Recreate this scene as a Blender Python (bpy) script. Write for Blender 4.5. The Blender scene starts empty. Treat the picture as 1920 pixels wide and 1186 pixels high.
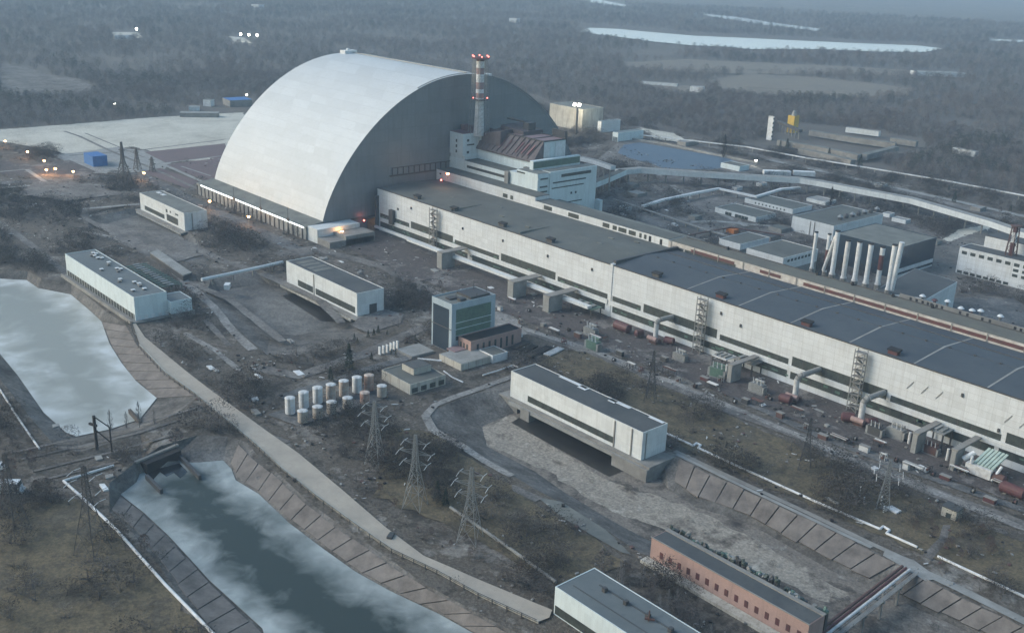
import bpy, math, random
import numpy as np
from mathutils import Vector, Matrix
from mathutils.geometry import delaunay_2d_cdt
random.seed(7); rng=np.random.default_rng(7)
R_=math.radians
scene=bpy.context.scene
# ------------------------------------------------------------------ camera
CF,CYAW,CPITCH,CROLL=1999.07,2.41119,0.33692,0.03828
CP=np.array([640.496,-517.403,203.32])
_f=np.array([math.cos(CYAW)*math.cos(CPITCH),math.sin(CYAW)*math.cos(CPITCH),-math.sin(CPITCH)])
_r=np.array([math.sin(CYAW),-math.cos(CYAW),0.]); _u=np.cross(_r,_f)
_r,_u=_r*math.cos(CROLL)+_u*math.sin(CROLL),-_r*math.sin(CROLL)+_u*math.cos(CROLL)
cd=bpy.data.cameras.new('camera'); cam=bpy.data.objects.new('camera',cd); scene.collection.objects.link(cam)
cam.matrix_world=Matrix(((_r[0],_u[0],-_f[0],CP[0]),(_r[1],_u[1],-_f[1],CP[1]),(_r[2],_u[2],-_f[2],CP[2]),(0,0,0,1)))
cd.sensor_width=36; cd.lens=36*CF/1920; cd.clip_start=1; cd.clip_end=30000
scene.camera=cam
scene.render.resolution_x=1024; scene.render.resolution_y=632
# ------------------------------------------------------------------ world, sun, exposure
SUN_EL,SUN_AZ=R_(14),R_(228)      # azimuth measured from +X counter-clockwise: the sun stands low beyond the left edge
w=bpy.data.worlds.new('World'); scene.world=w; w.use_nodes=True
nt=w.node_tree; bg=nt.nodes['Background']
sky=nt.nodes.new('ShaderNodeTexSky'); sky.sky_type='NISHITA'; sky.sun_disc=False
sky.sun_elevation=SUN_EL; sky.sun_rotation=math.pi/2-SUN_AZ; sky.air_density=1.5; sky.dust_density=2.2; sky.ozone_density=3.4
nt.links.new(sky.outputs[0],bg.inputs[0]); bg.inputs[1].default_value=0.10
sl=bpy.data.lights.new('sun','SUN'); sl.energy=.8; sl.angle=R_(30); sl.color=(1,.99,.98)
so=bpy.data.objects.new('sun',sl); scene.collection.objects.link(so)
sd=Vector((math.cos(SUN_AZ)*math.cos(R_(38)),math.sin(SUN_AZ)*math.cos(R_(38)),math.sin(R_(38))))
so.rotation_euler=sd.to_track_quat('Z','Y').to_euler()
vs=scene.view_settings; vs.view_transform='Standard'; vs.look='None'; vs.gamma=1; vs.exposure=1.58
HAZE=1.2e-4
try: scene.cycles.volume_bounces=1; scene.cycles.max_bounces=6
except Exception: pass
# ------------------------------------------------------------------ helpers
def G(px,py,z=0.):
    "point of the plane at height z seen at pixel px,py of the 1920x1186 photograph"
    d=_f*CF+_r*(px-960)-_u*(py-593); t=(z-CP[2])/d[2]; P=CP+d*t; return (float(P[0]),float(P[1]))
def PR(x,y,z):
    d=np.array([x,y,z])-CP; k=d@_f; return (960+CF*(d@_r)/k,593-CF*(d@_u)/k)
def GZ(base,top,z0=0.):
    "height above z0 of a vertical whose foot is at pixel base and whose head is at pixel row of top"
    x,y=G(*base,z0); lo,hi=z0,z0+200
    for _ in range(40):
        m=(lo+hi)/2
        if PR(x,y,m)[1]>top[1]: lo=m
        else: hi=m
    return lo
C=scene.collection
def tag(o,label=None,cat=None,group=None,kind=None):
    if label: o['label']=label
    if cat: o['category']=cat
    if group: o['group']=group
    if kind: o['kind']=kind
    return o
def thing(name,label,cat,loc=(0,0,0),group=None,rz=0):
    o=bpy.data.objects.new(name,None); C.objects.link(o); o.location=loc; o.rotation_euler=(0,0,rz); o.empty_display_size=.1
    return tag(o,label,cat,group)
LOC={}
def wloc(p):
    v=Vector((0,0,0))
    while p is not None: v+=Vector(p.location); p=p.parent
    return v
class MB:
    def __init__(s): s.v=[]; s.f=[]; s.m=[]; s.k=0
    def quad(s,a,b,c,d): n=len(s.v); s.v+=[a,b,c,d]; s.f.append((n,n+1,n+2,n+3)); s.m.append(s.k)
    def tri(s,a,b,c): n=len(s.v); s.v+=[a,b,c]; s.f.append((n,n+1,n+2)); s.m.append(s.k)
    def box(s,x0,x1,y0,y1,z0,z1,k=None):
        if k is not None: s.k=k
        n=len(s.v); s.v+=[(x,y,z) for z in (z0,z1) for x,y in ((x0,y0),(x1,y0),(x1,y1),(x0,y1))]
        s.f+=[(n,n+3,n+2,n+1),(n+4,n+5,n+6,n+7)]+[(n+i,n+(i+1)%4,n+4+(i+1)%4,n+4+i) for i in range(4)]; s.m+=[s.k]*6; return s
    def prism(s,pts,z0,z1,k=None):
        if k is not None: s.k=k
        a=sum(pts[i][0]*pts[(i+1)%len(pts)][1]-pts[(i+1)%len(pts)][0]*pts[i][1] for i in range(len(pts)))
        if a<0: pts=pts[::-1]
        n=len(s.v); m=len(pts)
        zz0=z0 if isinstance(z0,(list,tuple)) else [z0]*m; zz1=z1 if isinstance(z1,(list,tuple)) else [z1]*m
        s.v+=[(p[0],p[1],z) for p,z in zip(pts,zz0)]+[(p[0],p[1],z) for p,z in zip(pts,zz1)]
        s.f+=[tuple(range(n+m-1,n-1,-1)),tuple(range(n+m,n+2*m))]+[(n+i,n+(i+1)%m,n+m+(i+1)%m,n+m+i) for i in range(m)]; s.m+=[s.k]*(m+2); return s
    def poly(s,pts,z,k=None):
        if k is not None: s.k=k
        a=sum(pts[i][0]*pts[(i+1)%len(pts)][1]-pts[(i+1)%len(pts)][0]*pts[i][1] for i in range(len(pts)))
        if a<0: pts=pts[::-1]
        n=len(s.v); s.v+=[(p[0],p[1],z) for p in pts]; s.f.append(tuple(range(n,n+len(pts)))); s.m.append(s.k); return s
    def bar(s,p,q,w,h=None,k=None):
        "square bar from p to q"
        if k is not None: s.k=k
        h=h or w; p=Vector(p); q=Vector(q); d=(q-p).normalized(); up=Vector((0,0,1)) if abs(d.z)<.95 else Vector((1,0,0))
        a=d.cross(up).normalized()*w/2; b=a.cross(d).normalized()*h/2
        n=len(s.v)
        for c in (p,q): s.v+=[tuple(c+a+b),tuple(c-a+b),tuple(c-a-b),tuple(c+a-b)]
        s.f+=[(n+3,n+2,n+1,n),(n+4,n+5,n+6,n+7)]+[(n+i,n+(i+1)%4,n+4+(i+1)%4,n+4+i) for i in range(4)]; s.m+=[s.k]*6; return s
    def tube(s,p,q,r,r2=None,n=10,cap=True,k=None):
        if k is not None: s.k=k
        r2=r if r2 is None else r2; p=Vector(p); q=Vector(q); d=(q-p).normalized(); up=Vector((0,0,1)) if abs(d.z)<.95 else Vector((1,0,0))
        a=d.cross(up).normalized(); b=a.cross(d).normalized(); m=len(s.v)
        for c,rr in ((p,r),(q,r2)):
            for i in range(n):
                t=2*math.pi*i/n; s.v.append(tuple(c+a*math.cos(t)*rr+b*math.sin(t)*rr))
        s.f+=[(m+i,m+n+i,m+n+(i+1)%n,m+(i+1)%n) for i in range(n)]; s.m+=[s.k]*n
        if cap: s.f+=[tuple(m+i for i in range(n)),tuple(m+2*n-1-i for i in range(n))]; s.m+=[s.k]*2
        return s
    def path(s,pts,r,n=8,k=None):
        for a,b in zip(pts[:-1],pts[1:]): s.tube(a,b,r,n=n,k=k)
        return s
    def build(s,name,mats,parent=None,smooth=False,kind=None):
        if not isinstance(mats,(list,tuple)): mats=[mats]
        me=bpy.data.meshes.new(name); o=bpy.data.objects.new(name,me); C.objects.link(o)
        if parent is not None:
            L=wloc(parent); vv=[(a-L.x,b-L.y,c-L.z) for a,b,c in s.v]; o.parent=parent
        else: vv=s.v
        me.from_pydata(vv,[],s.f)
        for m in mats: me.materials.append(m)
        if len(mats)>1: me.polygons.foreach_set('material_index',s.m)
        if smooth: me.polygons.foreach_set('use_smooth',[True]*len(me.polygons))
        me.update()
        if kind: o['kind']=kind
        return o
def _each(s,name,mats,parent=None,**k):
    "one object for each separate piece of the mesh"
    par=list(range(len(s.v)))
    def fd(a):
        while par[a]!=a: par[a]=par[par[a]]; a=par[a]
        return a
    for f in s.f:
        for a in f[1:]: par[fd(a)]=fd(f[0])
    gr={}
    for f,m in zip(s.f,s.m): gr.setdefault(fd(f[0]),[]).append((f,m))
    out=[]
    for fs in gr.values():
        b=MB(); ix={}
        for f,m in fs:
            for a in f:
                if a not in ix: ix[a]=len(b.v); b.v.append(s.v[a])
            b.f.append(tuple(ix[a] for a in f)); b.m.append(m)
        out.append(b.build(name,mats,parent,**k))
    return out
MB.each=_each
def copy_tree(o,loc=None,rz=None,parent=None,label=None,group=None,scale=None):
    c=o.copy(); C.objects.link(c); c.parent=parent
    if loc is not None: c.location=loc
    if rz is not None: c.rotation_euler=(0,0,rz)
    if scale is not None: c.scale=scale
    if label: c['label']=label
    if group: c['group']=group
    for ch in list(o.children): copy_tree(ch,parent=c)
    return c
# ------------------------------------------------------------------ materials
def lin(c): return tuple(((x/12.92) if x<=.04045 else ((x+.055)/1.055)**2.4) for x in c)
class NT:
    def __init__(s,name):
        s.m=bpy.data.materials.new(name); s.m.use_nodes=True; s.t=s.m.node_tree; s.b=s.t.nodes['Principled BSDF']; s.co=s.n('ShaderNodeTexCoord').outputs['Object']
    def n(s,t,**k):
        x=s.t.nodes.new(t)
        for a,b in k.items(): setattr(x,a,b)
        return x
    def l(s,a,b): s.t.links.new(a,b)
    def mapv(s,sc,src=None):
        x=s.n('ShaderNodeMapping'); x.inputs['Scale'].default_value=sc; s.l(src or s.co,x.inputs[0]); return x.outputs[0]
    def noise(s,scale,detail=4,rough=.6,vec=None,dist=0):
        x=s.n('ShaderNodeTexNoise'); x.inputs['Scale'].default_value=scale; x.inputs['Detail'].default_value=detail; x.inputs['Roughness'].default_value=rough; x.inputs['Distortion'].default_value=dist
        s.l(vec or s.co,x.inputs['Vector']); return x.outputs['Fac']
    def ramp(s,f,stops,interp='LINEAR'):
        x=s.n('ShaderNodeValToRGB'); x.color_ramp.interpolation=interp; e=x.color_ramp.elements
        while len(e)<len(stops): e.new(.5)
        for a,(p,c) in zip(e,stops): a.position=p; a.color=(*c,1) if len(c)==3 else c
        s.l(f,x.inputs[0]); return x.outputs[0]
    def mix(s,f,a,b,mode='MIX'):
        x=s.n('ShaderNodeMix',data_type='RGBA',blend_type=mode)
        if isinstance(f,(int,float)): x.inputs[0].default_value=f
        else: s.l(f,x.inputs[0])
        for i,v in ((6,a),(7,b)):
            if isinstance(v,tuple): x.inputs[i].default_value=(*v,1) if len(v)==3 else v
            else: s.l(v,x.inputs[i])
        return x.outputs[2]
    def mth(s,op,a,b=0.,c=None):
        x=s.n('ShaderNodeMath',operation=op)
        for i,v in enumerate((a,b,c)):
            if v is None: continue
            if isinstance(v,(int,float)): x.inputs[i].default_value=v
            else: s.l(v,x.inputs[i])
        return x.outputs[0]
    def bump(s,h,strength,dist=1.):
        x=s.n('ShaderNodeBump'); x.inputs['Strength'].default_value=strength; x.inputs['Distance'].default_value=dist; s.l(h,x.inputs['Height']); s.l(x.outputs[0],s.b.inputs['Normal'])
    def fin(s,col,rough=.85,metal=0.,spec=None):
        if isinstance(col,tuple): s.b.inputs['Base Color'].default_value=(*col,1)
        else: s.l(col,s.b.inputs['Base Color'])
        if isinstance(rough,(int,float)): s.b.inputs['Roughness'].default_value=rough
        else: s.l(rough,s.b.inputs['Roughness'])
        s.b.inputs['Metallic'].default_value=metal
        if spec is not None: s.b.inputs['Specular IOR Level'].default_value=spec
        return s.m
def plain(name,c,c2=None,scale=.4,rough=.8,metal=0.,bump=0.):
    "two-tone weathered surface"
    t=NT(name); c2=c2 or tuple(x*.62 for x in c)
    f=t.noise(scale,6,.7); col=t.mix(t.ramp(f,[(.35,(0,0,0)),(.7,(1,1,1))]),c,c2)
    g=t.noise(scale*7,3,.6); col=t.mix(t.ramp(g,[(.55,(0,0,0)),(.75,(.5,.5,.5))]),col,tuple(x*.7 for x in c))
    if bump: t.bump(g,bump,.3)
    return t.fin(col,rough,metal)
def panel(name,c,dirt,pw=6.,ph=1.8,seam=.25,streak=.55,rough=.75,metal=0.,mortar=.012):
    "cladding of panels for walls running along x or y: seams, tone changes from panel to panel and rain streaks"
    t=NT(name); sp=t.n('ShaderNodeSeparateXYZ'); t.l(t.co,sp.inputs[0])
    h=t.mth('ADD',sp.outputs[0],sp.outputs[1]); cb=t.n('ShaderNodeCombineXYZ'); t.l(h,cb.inputs[0]); t.l(sp.outputs[2],cb.inputs[1])
    br=t.n('ShaderNodeTexBrick'); br.offset=0; br.inputs['Scale'].default_value=1; br.inputs['Brick Width'].default_value=pw; br.inputs['Row Height'].default_value=ph
    br.inputs['Mortar Size'].default_value=mortar*pw; br.inputs['Mortar Smooth'].default_value=.4; br.inputs['Color1'].default_value=(*c,1); br.inputs['Color2'].default_value=(*[x*.86 for x in c],1)
    br.inputs['Mortar'].default_value=(*[x*(1-seam) for x in c],1); br.inputs['Bias'].default_value=-.3
    t.l(cb.outputs[0],br.inputs['Vector'])
    st=t.noise(1,5,.65,t.mapv((.55,.55,.045))); bl=t.noise(.06,5,.7)
    f=t.mth('MULTIPLY',t.ramp(st,[(.48,(0,0,0)),(.74,(1,1,1))]),streak)
    col=t.mix(f,br.outputs[0],dirt)
    col=t.mix(t.mth('MULTIPLY',t.ramp(bl,[(.45,(0,0,0)),(.8,(1,1,1))]),streak*.9),col,dirt)
    return t.fin(col,rough,metal)
M={}
M['panel']=panel('white_wall_panels',(.54,.57,.575),(.26,.25,.225),6,3.0,.34,.34)
M['panel2']=panel('pale_wall_panels',(.56,.59,.585),(.24,.235,.21),3,2.2,.22,.3)
M['panelold']=panel('stained_plaster',(.42,.41,.36),(.16,.14,.11),5,3.5,.2,.9)
M['panelblue']=panel('pale_blue_cladding',(.52,.60,.61),(.29,.32,.31),1.5,8,.12,.25)
M['roofg']=plain('grey_roof_felt',(.105,.112,.10),(.066,.07,.064),.05,.9)
M['roofg2']=plain('pale_roof_felt',(.16,.168,.15),(.085,.09,.083),.09,.9)
M['roofd']=plain('dark_roof_felt',(.045,.052,.056),(.075,.08,.08),.07,.9)
M['roofgreen']=plain('green_grey_sheet_roof',(.085,.102,.106),(.12,.138,.14),.06,.75)
M['conc']=plain('weathered_concrete',(.24,.235,.215),(.13,.125,.115),.12,.9,bump=.3)
M['concl']=plain('pale_concrete',(.27,.275,.26),(.16,.16,.15),.15,.9)
M['white']=plain('white_paint',(.62,.65,.66),(.42,.43,.42),.3,.6)
M['whitep']=plain('dirty_white_metal',(.55,.57,.57),(.34,.33,.31),.5,.6)
M['blue']=plain('blue_paint',(.02,.13,.36),(.015,.09,.26),.4,.6)
M['bluegl']=plain('dark_blue_glazing',(.022,.034,.048),(.03,.045,.062),.12,.25)
M['green']=plain('green_glass_band',(.10,.17,.13),(.06,.10,.08),.3,.35)
M['dgreen']=plain('dark_green_porcelain',(.03,.045,.035),(.05,.06,.05),.5,.5)
M['glass']=plain('dark_window_glass',(.014,.02,.02),(.05,.065,.058),.35,.55)
M['black']=plain('dark_void',(.012,.012,.013),(.02,.02,.02),.3,.95)
M['dsteel']=plain('dark_steel',(.05,.055,.06),(.08,.075,.07),.8,.6,.3)
M['gsteel']=plain('galvanised_steel',(.27,.29,.29),(.18,.18,.175),.8,.5,.4)
M['rust']=plain('rusty_metal',(.10,.05,.042),(.06,.035,.03),.6,.8)
M['red']=plain('faded_red_paint',(.10,.03,.03),(.06,.026,.026),.5,.7)
M['redroof']=plain('rusty_red_roof_sheets',(.21,.155,.16),(.17,.11,.115),.15,.75)
M['sarc']=plain('dull_steel_cladding',(.105,.092,.094),(.06,.045,.046),.2,.75)
M['brick']=panel('pink_brick',(.35,.235,.20),(.20,.135,.115),.6,.3,.18,.5)
M['yellow']=plain('yellow_paint',(.55,.36,.04),(.4,.27,.04),.5,.7)
M['orange']=plain('orange_paint',(.45,.14,.02),(.3,.1,.02),.5,.7)
M['wood']=plain('old_timber',(.07,.055,.045),(.045,.04,.035),.6,.9)
M['bark']=plain('bare_bark',(.10,.09,.08),(.07,.06,.055),.5,.95)
M['twig']=plain('bare_twigs',(.085,.078,.075),(.06,.052,.05),.2,1.)
M['pine']=plain('pine_needles',(.028,.042,.026),(.018,.026,.018),.5,.95)
M['poplar']=plain('grey_poplar_twigs',(.16,.15,.135),(.11,.10,.095),.4,.95)
def emis(name,c,s):
    t=NT(name); t.b.inputs['Base Color'].default_value=(*c,1); t.b.inputs['Emission Color'].default_value=(*c,1); t.b.inputs['Emission Strength'].default_value=s; return t.m
M['lampo']=emis('lit_sodium_lamp',(1,.55,.25),4.5); M['lampw']=emis('lit_white_lamp',(1,.95,.8),14); M['lampr']=emis('red_warning_lamp',(1,.16,.12),3)
M['strip']=emis('lit_strip_light',(.85,.93,.95),.9)
def duofloor(name,stops,s1,s2,bump=.5,lay=None):
    t=NT(name); a=t.noise(s1,6,.65,dist=.3); b=t.noise(s2,5,.7); f=t.mth('ADD',t.mth('MULTIPLY',a,.6),t.mth('MULTIPLY',b,.4))
    col=t.ramp(f,stops); c=t.noise(.9,4,.7); col=t.mix(.7,col,t.ramp(c,[(.32,(.25,.25,.25)),(.68,(.8,.8,.8))]),'OVERLAY')
    t.bump(t.mth('ADD',b,c),bump,1.2); return t.fin(col,.95)
M['ground']=duofloor('scrubby_ground',[(.36,(.018,.016,.013)),(.43,(.044,.038,.029)),(.48,(.102,.09,.075)),(.52,(.06,.049,.036)),(.57,(.142,.13,.112)),(.65,(.22,.21,.19))],.035,.19)
M['grass']=duofloor('dry_winter_grass',[(.36,(.026,.023,.016)),(.45,(.078,.064,.038)),(.52,(.115,.092,.054)),(.58,(.062,.052,.034)),(.66,(.11,.096,.068))],.03,.16)
M['track']=duofloor('dusty_track',[(.37,(.05,.046,.042)),(.47,(.10,.094,.086)),(.56,(.145,.137,.125)),(.64,(.19,.18,.165))],.05,.3,.2)
M['path']=duofloor('broken_pale_path',[(.36,(.06,.056,.05)),(.45,(.15,.145,.135)),(.55,(.22,.215,.20)),(.64,(.28,.275,.26))],.06,.35,.2)
M['gravel']=plain('dull_mauve_gravel',(.125,.088,.09),(.10,.075,.078),.05,.95)
M['sand']=duofloor('pale_sand',[(.36,(.30,.285,.24)),(.5,(.41,.395,.335)),(.62,(.47,.455,.39))],.02,.12,.2)
M['road']=plain('pale_worn_road',(.37,.33,.27),(.27,.245,.205),.08,.9)
M['field']=duofloor('brown_far_field',[(.36,(.085,.075,.06)),(.5,(.15,.13,.10)),(.64,(.11,.10,.085))],.006,.03,.1)
M['forestfloor']=plain('forest_floor',(.11,.098,.082),(.06,.055,.048),.008,1.)
M['basin']=duofloor('dry_basin_bed',[(.38,(.03,.026,.023)),(.45,(.09,.078,.066)),(.51,(.17,.15,.125)),(.58,(.13,.115,.098)),(.66,(.27,.26,.23))],.028,.13,.4)
M['basing']=duofloor('overgrown_basin_bed',[(.36,(.055,.052,.048)),(.5,(.11,.105,.095)),(.64,(.17,.165,.15))],.03,.14,.4)
M['bank']=duofloor('earth_bank',[(.36,(.024,.023,.02)),(.45,(.07,.065,.058)),(.53,(.11,.104,.094)),(.64,(.17,.163,.15))],.04,.2,.5)
M['asph']=duofloor('worn_asphalt',[(.38,(.04,.04,.04)),(.48,(.075,.078,.078)),(.58,(.13,.13,.125))],.035,.2,.2)
M['purple']=duofloor('purple_grey_gravel',[(.38,(.035,.029,.027)),(.46,(.075,.064,.060)),(.52,(.05,.043,.04)),(.6,(.15,.14,.13))],.03,.16,.3)
M['slab']=plain('stained_concrete_slabs',(.18,.162,.145),(.075,.066,.058),.14,.9,bump=.3)
# ------------------------------------------------------------------ the ground with its sunk canals and basins
def pts(L,z=0.):
    return [ (q[1],q[2]) if q[0]=='w' else G(q[0],q[1],z) for q in L]
def inside(p,poly):
    x,y=p; r=False; n=len(poly)
    for i in range(n):
        x0,y0=poly[i]; x1,y1=poly[i-1]
        if (y0>y)!=(y1>y) and x<(x1-x0)*(y-y0)/(y1-y0)+x0: r=not r
    return r
def dseg(px,py,a,b):
    ax,ay=a; dx,dy=b[0]-ax,b[1]-ay; L=dx*dx+dy*dy+1e-9
    t=np.clip(((px-ax)*dx+(py-ay)*dy)/L,0,1); return np.hypot(px-ax-t*dx,py-ay-t*dy)
SUNK={ # name: (rim pixels, toe pixels, depth)
'ice':([(-60,500),(52,508),(78,522),(118,514),(134,530),(190,577),(240,612),(262,648),(311,700),(372,742),(335,772),(265,812),(150,846),(105,838),(55,780),(-30,672),(-160,640),(-220,500)],
       [(-60,520),(50,526),(72,541),(133,553),(165,580),(190,603),(205,644),(227,680),(255,715),(294,747),(262,787),(205,806),(143,819),(123,811),(82,774),(33,704),(-20,640),(-80,575)],5),
'east':([(205,905),(252,868),(300,836),(372,815),(430,818),(462,828),(485,855),(523,888),(582,943),(650,992),(716,1037),(790,1090),(900,1151),(1010,1205),(1010,1290),(480,1290),(393,1186),(352,1138),(303,1065),(246,995),(205,960)],
       [(226,928),(256,905),(262,890),(266,880),(326,856),(345,868),(372,868),(418,864),(434,880),(442,901),(485,927),(543,982),(608,1031),(667,1073),(732,1109),(823,1152),(900,1195),(960,1240),(960,1275),(520,1275),(492,1179),(434,1126),(393,1089),(356,1048),(316,1005),(270,962)],5),
'main':([(962,712),(900,735),(850,752),(815,768),(803,785),(818,803),(865,831),(911,860),(1001,915),(1052,941),(1136,992),(1200,1036),(1250,1052),(1400,1125),(1540,1195),(1640,1260),(2040,1260),(1960,1196),(1884,1154),(1812,1124),(1691,1061),(1634,1030),(1510,970),(1400,919),(1268,856),('w',378,-192),('w',292,-192)],
       [(968,772),(905,798),(913,836),(1001,882),(1055,920),(1116,957),(1170,988),(1240,1024),(1330,1072),(1450,1132),(1560,1190),(1640,1246),(1960,1246),(1850,1200),(1720,1140),(1620,1094),(1565,1072),(1482,1025),(1400,978),(1305,950),(1254,918),('w',372,-193),('w',301,-193)],6.5),
'mid':([(398,520),(480,508),('w',81,-199),('w',156,-199),(712,606),(690,628),(619,658),(560,664),(500,664),(440,612),(385,550)],
       [(412,545),(500,530),('w',86,-202),('w',150,-202),(640,612),(555,628),(508,626),(448,580)],5),
'west':([(165,408),(262,388),('w',-143,-199),('w',-66,-199),(372,455),(390,500),(330,485),(240,450),(165,428)],
       [(190,412),(262,402),('w',-138,-202),('w',-72,-202),(352,462),(340,470),(250,440),(190,422)],4)}
RIM={k:pts(v[0]) for k,v in SUNK.items()}; TOE={k:pts(v[1],-v[2]) for k,v in SUNK.items()}
def make_ground():
    V=[];E=[];Z=[]
    def loop(P,z):
        n=len(V); m=len(P); V.extend(Vector(p) for p in P); Z.extend([z]*m); E.extend((n+i,n+(i+1)%m) for i in range(m))
    loop([(-14000,-6000),(9000,-6000),(9000,16000),(-14000,16000)],0)
    for k in SUNK: loop(RIM[k],0); loop(TOE[k],-SUNK[k][2])
    v,e,f,ov,oe,of=delaunay_2d_cdt(V,E,[],1,1e-4)
    mat=[];ff=[]
    zz=[Z[o[0]] if o else 0 for o in ov]
    for t in f:
        c=(sum(v[i][0] for i in t)/len(t),sum(v[i][1] for i in t)/len(t)); m=0
        for j,k in enumerate(SUNK):
            if inside(c,RIM[k]): m=1+(2 if False else 0)
            if inside(c,TOE[k]): m={'ice':3,'east':3,'main':2,'mid':3,'west':3}[k]
        a=[Vector((*v[i],zz[i])) for i in t]
        if (a[1]-a[0]).cross(a[2]-a[0]).z<0: t=t[::-1]
        ff.append(tuple(t)); mat.append(m)
    me=bpy.data.meshes.new('ground'); me.from_pydata([(p[0],p[1],z) for p,z in zip(v,zz)],[],ff)
    for m in ('ground','bank','basin','basing'): me.materials.append(M[m])
    me.polygons.foreach_set('material_index',mat); o=bpy.data.objects.new('ground',me); C.objects.link(o); o['kind']='structure'
make_ground()
def water(name,poly,z,m,step=4.):
    "water sheet; the vertex attribute shore holds the distance to the bank in metres"
    xs=[p[0] for p in poly]; ys=[p[1] for p in poly]; nx=int((max(xs)-min(xs))/step)+1; ny=int((max(ys)-min(ys))/step)+1
    V=[Vector(p) for p in poly]; n=len(V); E=[(i,(i+1)%n) for i in range(n)]
    for i in range(nx):
        for j in range(ny):
            p=(min(xs)+(i+.5)*step+random.uniform(-1,1),min(ys)+(j+.5)*step+random.uniform(-1,1))
            if inside(p,poly): V.append(Vector(p))
    v,e,f,_,_,_=delaunay_2d_cdt(V,E,[],1,1e-4)
    P=np.array([tuple(a) for a in v]); d=np.full(len(P),1e9)
    for i in range(n): d=np.minimum(d,dseg(P[:,0],P[:,1],poly[i],poly[(i+1)%n]))
    me=bpy.data.meshes.new(name); me.from_pydata([(a[0],a[1],z) for a in P],[],[tuple(t) if (v[t[1]]-v[t[0]]).cross(v[t[2]]-v[t[0]])>0 else tuple(t)[::-1] for t in f])
    at=me.attributes.new('shore','FLOAT','POINT'); at.data.foreach_set('value',d.astype(np.float32))
    me.materials.append(m); o=bpy.data.objects.new(name,me); C.objects.link(o); o['kind']='structure'; return o
def icemat(name,water_c,ice1,ice2,edge,bias,sc=.03,amp=4.2):
    t=NT(name); at=t.n('ShaderNodeAttribute',attribute_name='shore'); s=at.outputs['Fac']
    nz=t.noise(sc,5,.55,dist=.4); nf=t.noise(.07,4,.55)
    e=t.mth('DIVIDE',s,edge); e=t.mth('SUBTRACT',1.,e); e=t.mth('ADD',e,t.mth('MULTIPLY',t.mth('SUBTRACT',nz,.5),amp)); e=t.mth('ADD',e,bias)
    f=t.ramp(e,[(.0,(0,0,0)),(.9,(1,1,1))])
    ice=t.mix(t.ramp(nf,[(.35,(0,0,0)),(.65,(1,1,1))]),ice1,ice2)
    col=t.mix(f,water_c,ice); t.fin(col,t.mth('ADD',t.mth('MULTIPLY',f,.3),.4),0,.22); return t.m
M['ice']=icemat('grey_green_rotten_ice',(.24,.25,.225),(.34,.355,.325),(.50,.53,.52),22,-.1,.07,1.9)
M['canal']=icemat('dark_water_with_ice_rim',(.030,.042,.039),(.37,.405,.395),(.22,.255,.25),20,-.22,.09,1.5)
water('canal_water_upper',TOE['ice'],-4.6,M['ice']); 
water('canal_water',TOE['east'],-4.6,M['canal'])
def wmat(name,c,r,b=.05,s=.02):
    t=NT(name); n=t.noise(s,4,.6); t.bump(n,b,1); return t.fin(c,r,0,.5)
M['river']=wmat('pale_river_sky_reflection',(.62,.66,.68),.2,.02)  # pale base colour stands in for bright sky mirrored at a grazing angle
M['pond']=wmat('blue_pond_water',(.055,.085,.125),.5,.03)
LV=[0]
BLOCK=[]
def sheet(name,px,mat,z=None,jit=0.,world=False):
    "flat patch of ground cover traced along its outline; every patch lies a few centimetres above the one before"
    P=px if world else pts(px)
    if jit:
        Q=[]
        for i in range(len(P)):
            a,b=P[i],P[(i+1)%len(P)]; L=math.hypot(b[0]-a[0],b[1]-a[1]); n=max(1,int(L/(jit*3.2)))
            for k in range(n):
                t=k/n; Q.append((a[0]+(b[0]-a[0])*t+random.uniform(-jit,jit),a[1]+(b[1]-a[1])*t+random.uniform(-jit,jit)))
        P=Q
    if mat not in('grass','forestfloor','field','bank'): BLOCK.append(P)
    LV[0]+=1; mb=MB(); mb.poly(P,z if z is not None else .03+.006*LV[0]); return mb.build(name,M[mat],kind='structure')
def strip(name,px,w,mat,z=None,jit=0.):
    "path of width w metres along a centre line given in pixels"
    P=[Vector(p) for p in pts(px)]; Q=[]
    for a,b in zip(P[:-1],P[1:]):
        n=max(1,int((b-a).length/9)) if jit else 1
        for k in range(n): Q.append(a.lerp(b,k/n))
    Q.append(P[-1]); L=[];Rr=[]
    for i,p in enumerate(Q):
        d=(Q[min(i+1,len(Q)-1)]-Q[max(i-1,0)]).normalized(); nrm=Vector((-d.y,d.x))
        ww=w if not isinstance(w,(list,tuple)) else w[0]+(w[1]-w[0])*i/(len(Q)-1)
        L.append(p+nrm*(ww/2+random.uniform(-jit,jit))); Rr.append(p-nrm*(ww/2+random.uniform(-jit,jit)))
    if not name.startswith('railway'): BLOCK.append([tuple(a) for a in L]+[tuple(a) for a in Rr[::-1]])
    LV[0]+=1; z=z if z is not None else .03+.006*LV[0]
    mb=MB()
    for i in range(len(Q)-1): mb.quad((*Rr[i],z),(*Rr[i+1],z),(*L[i+1],z),(*L[i],z))
    return mb.build(name,M[mat],kind='structure')
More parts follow.
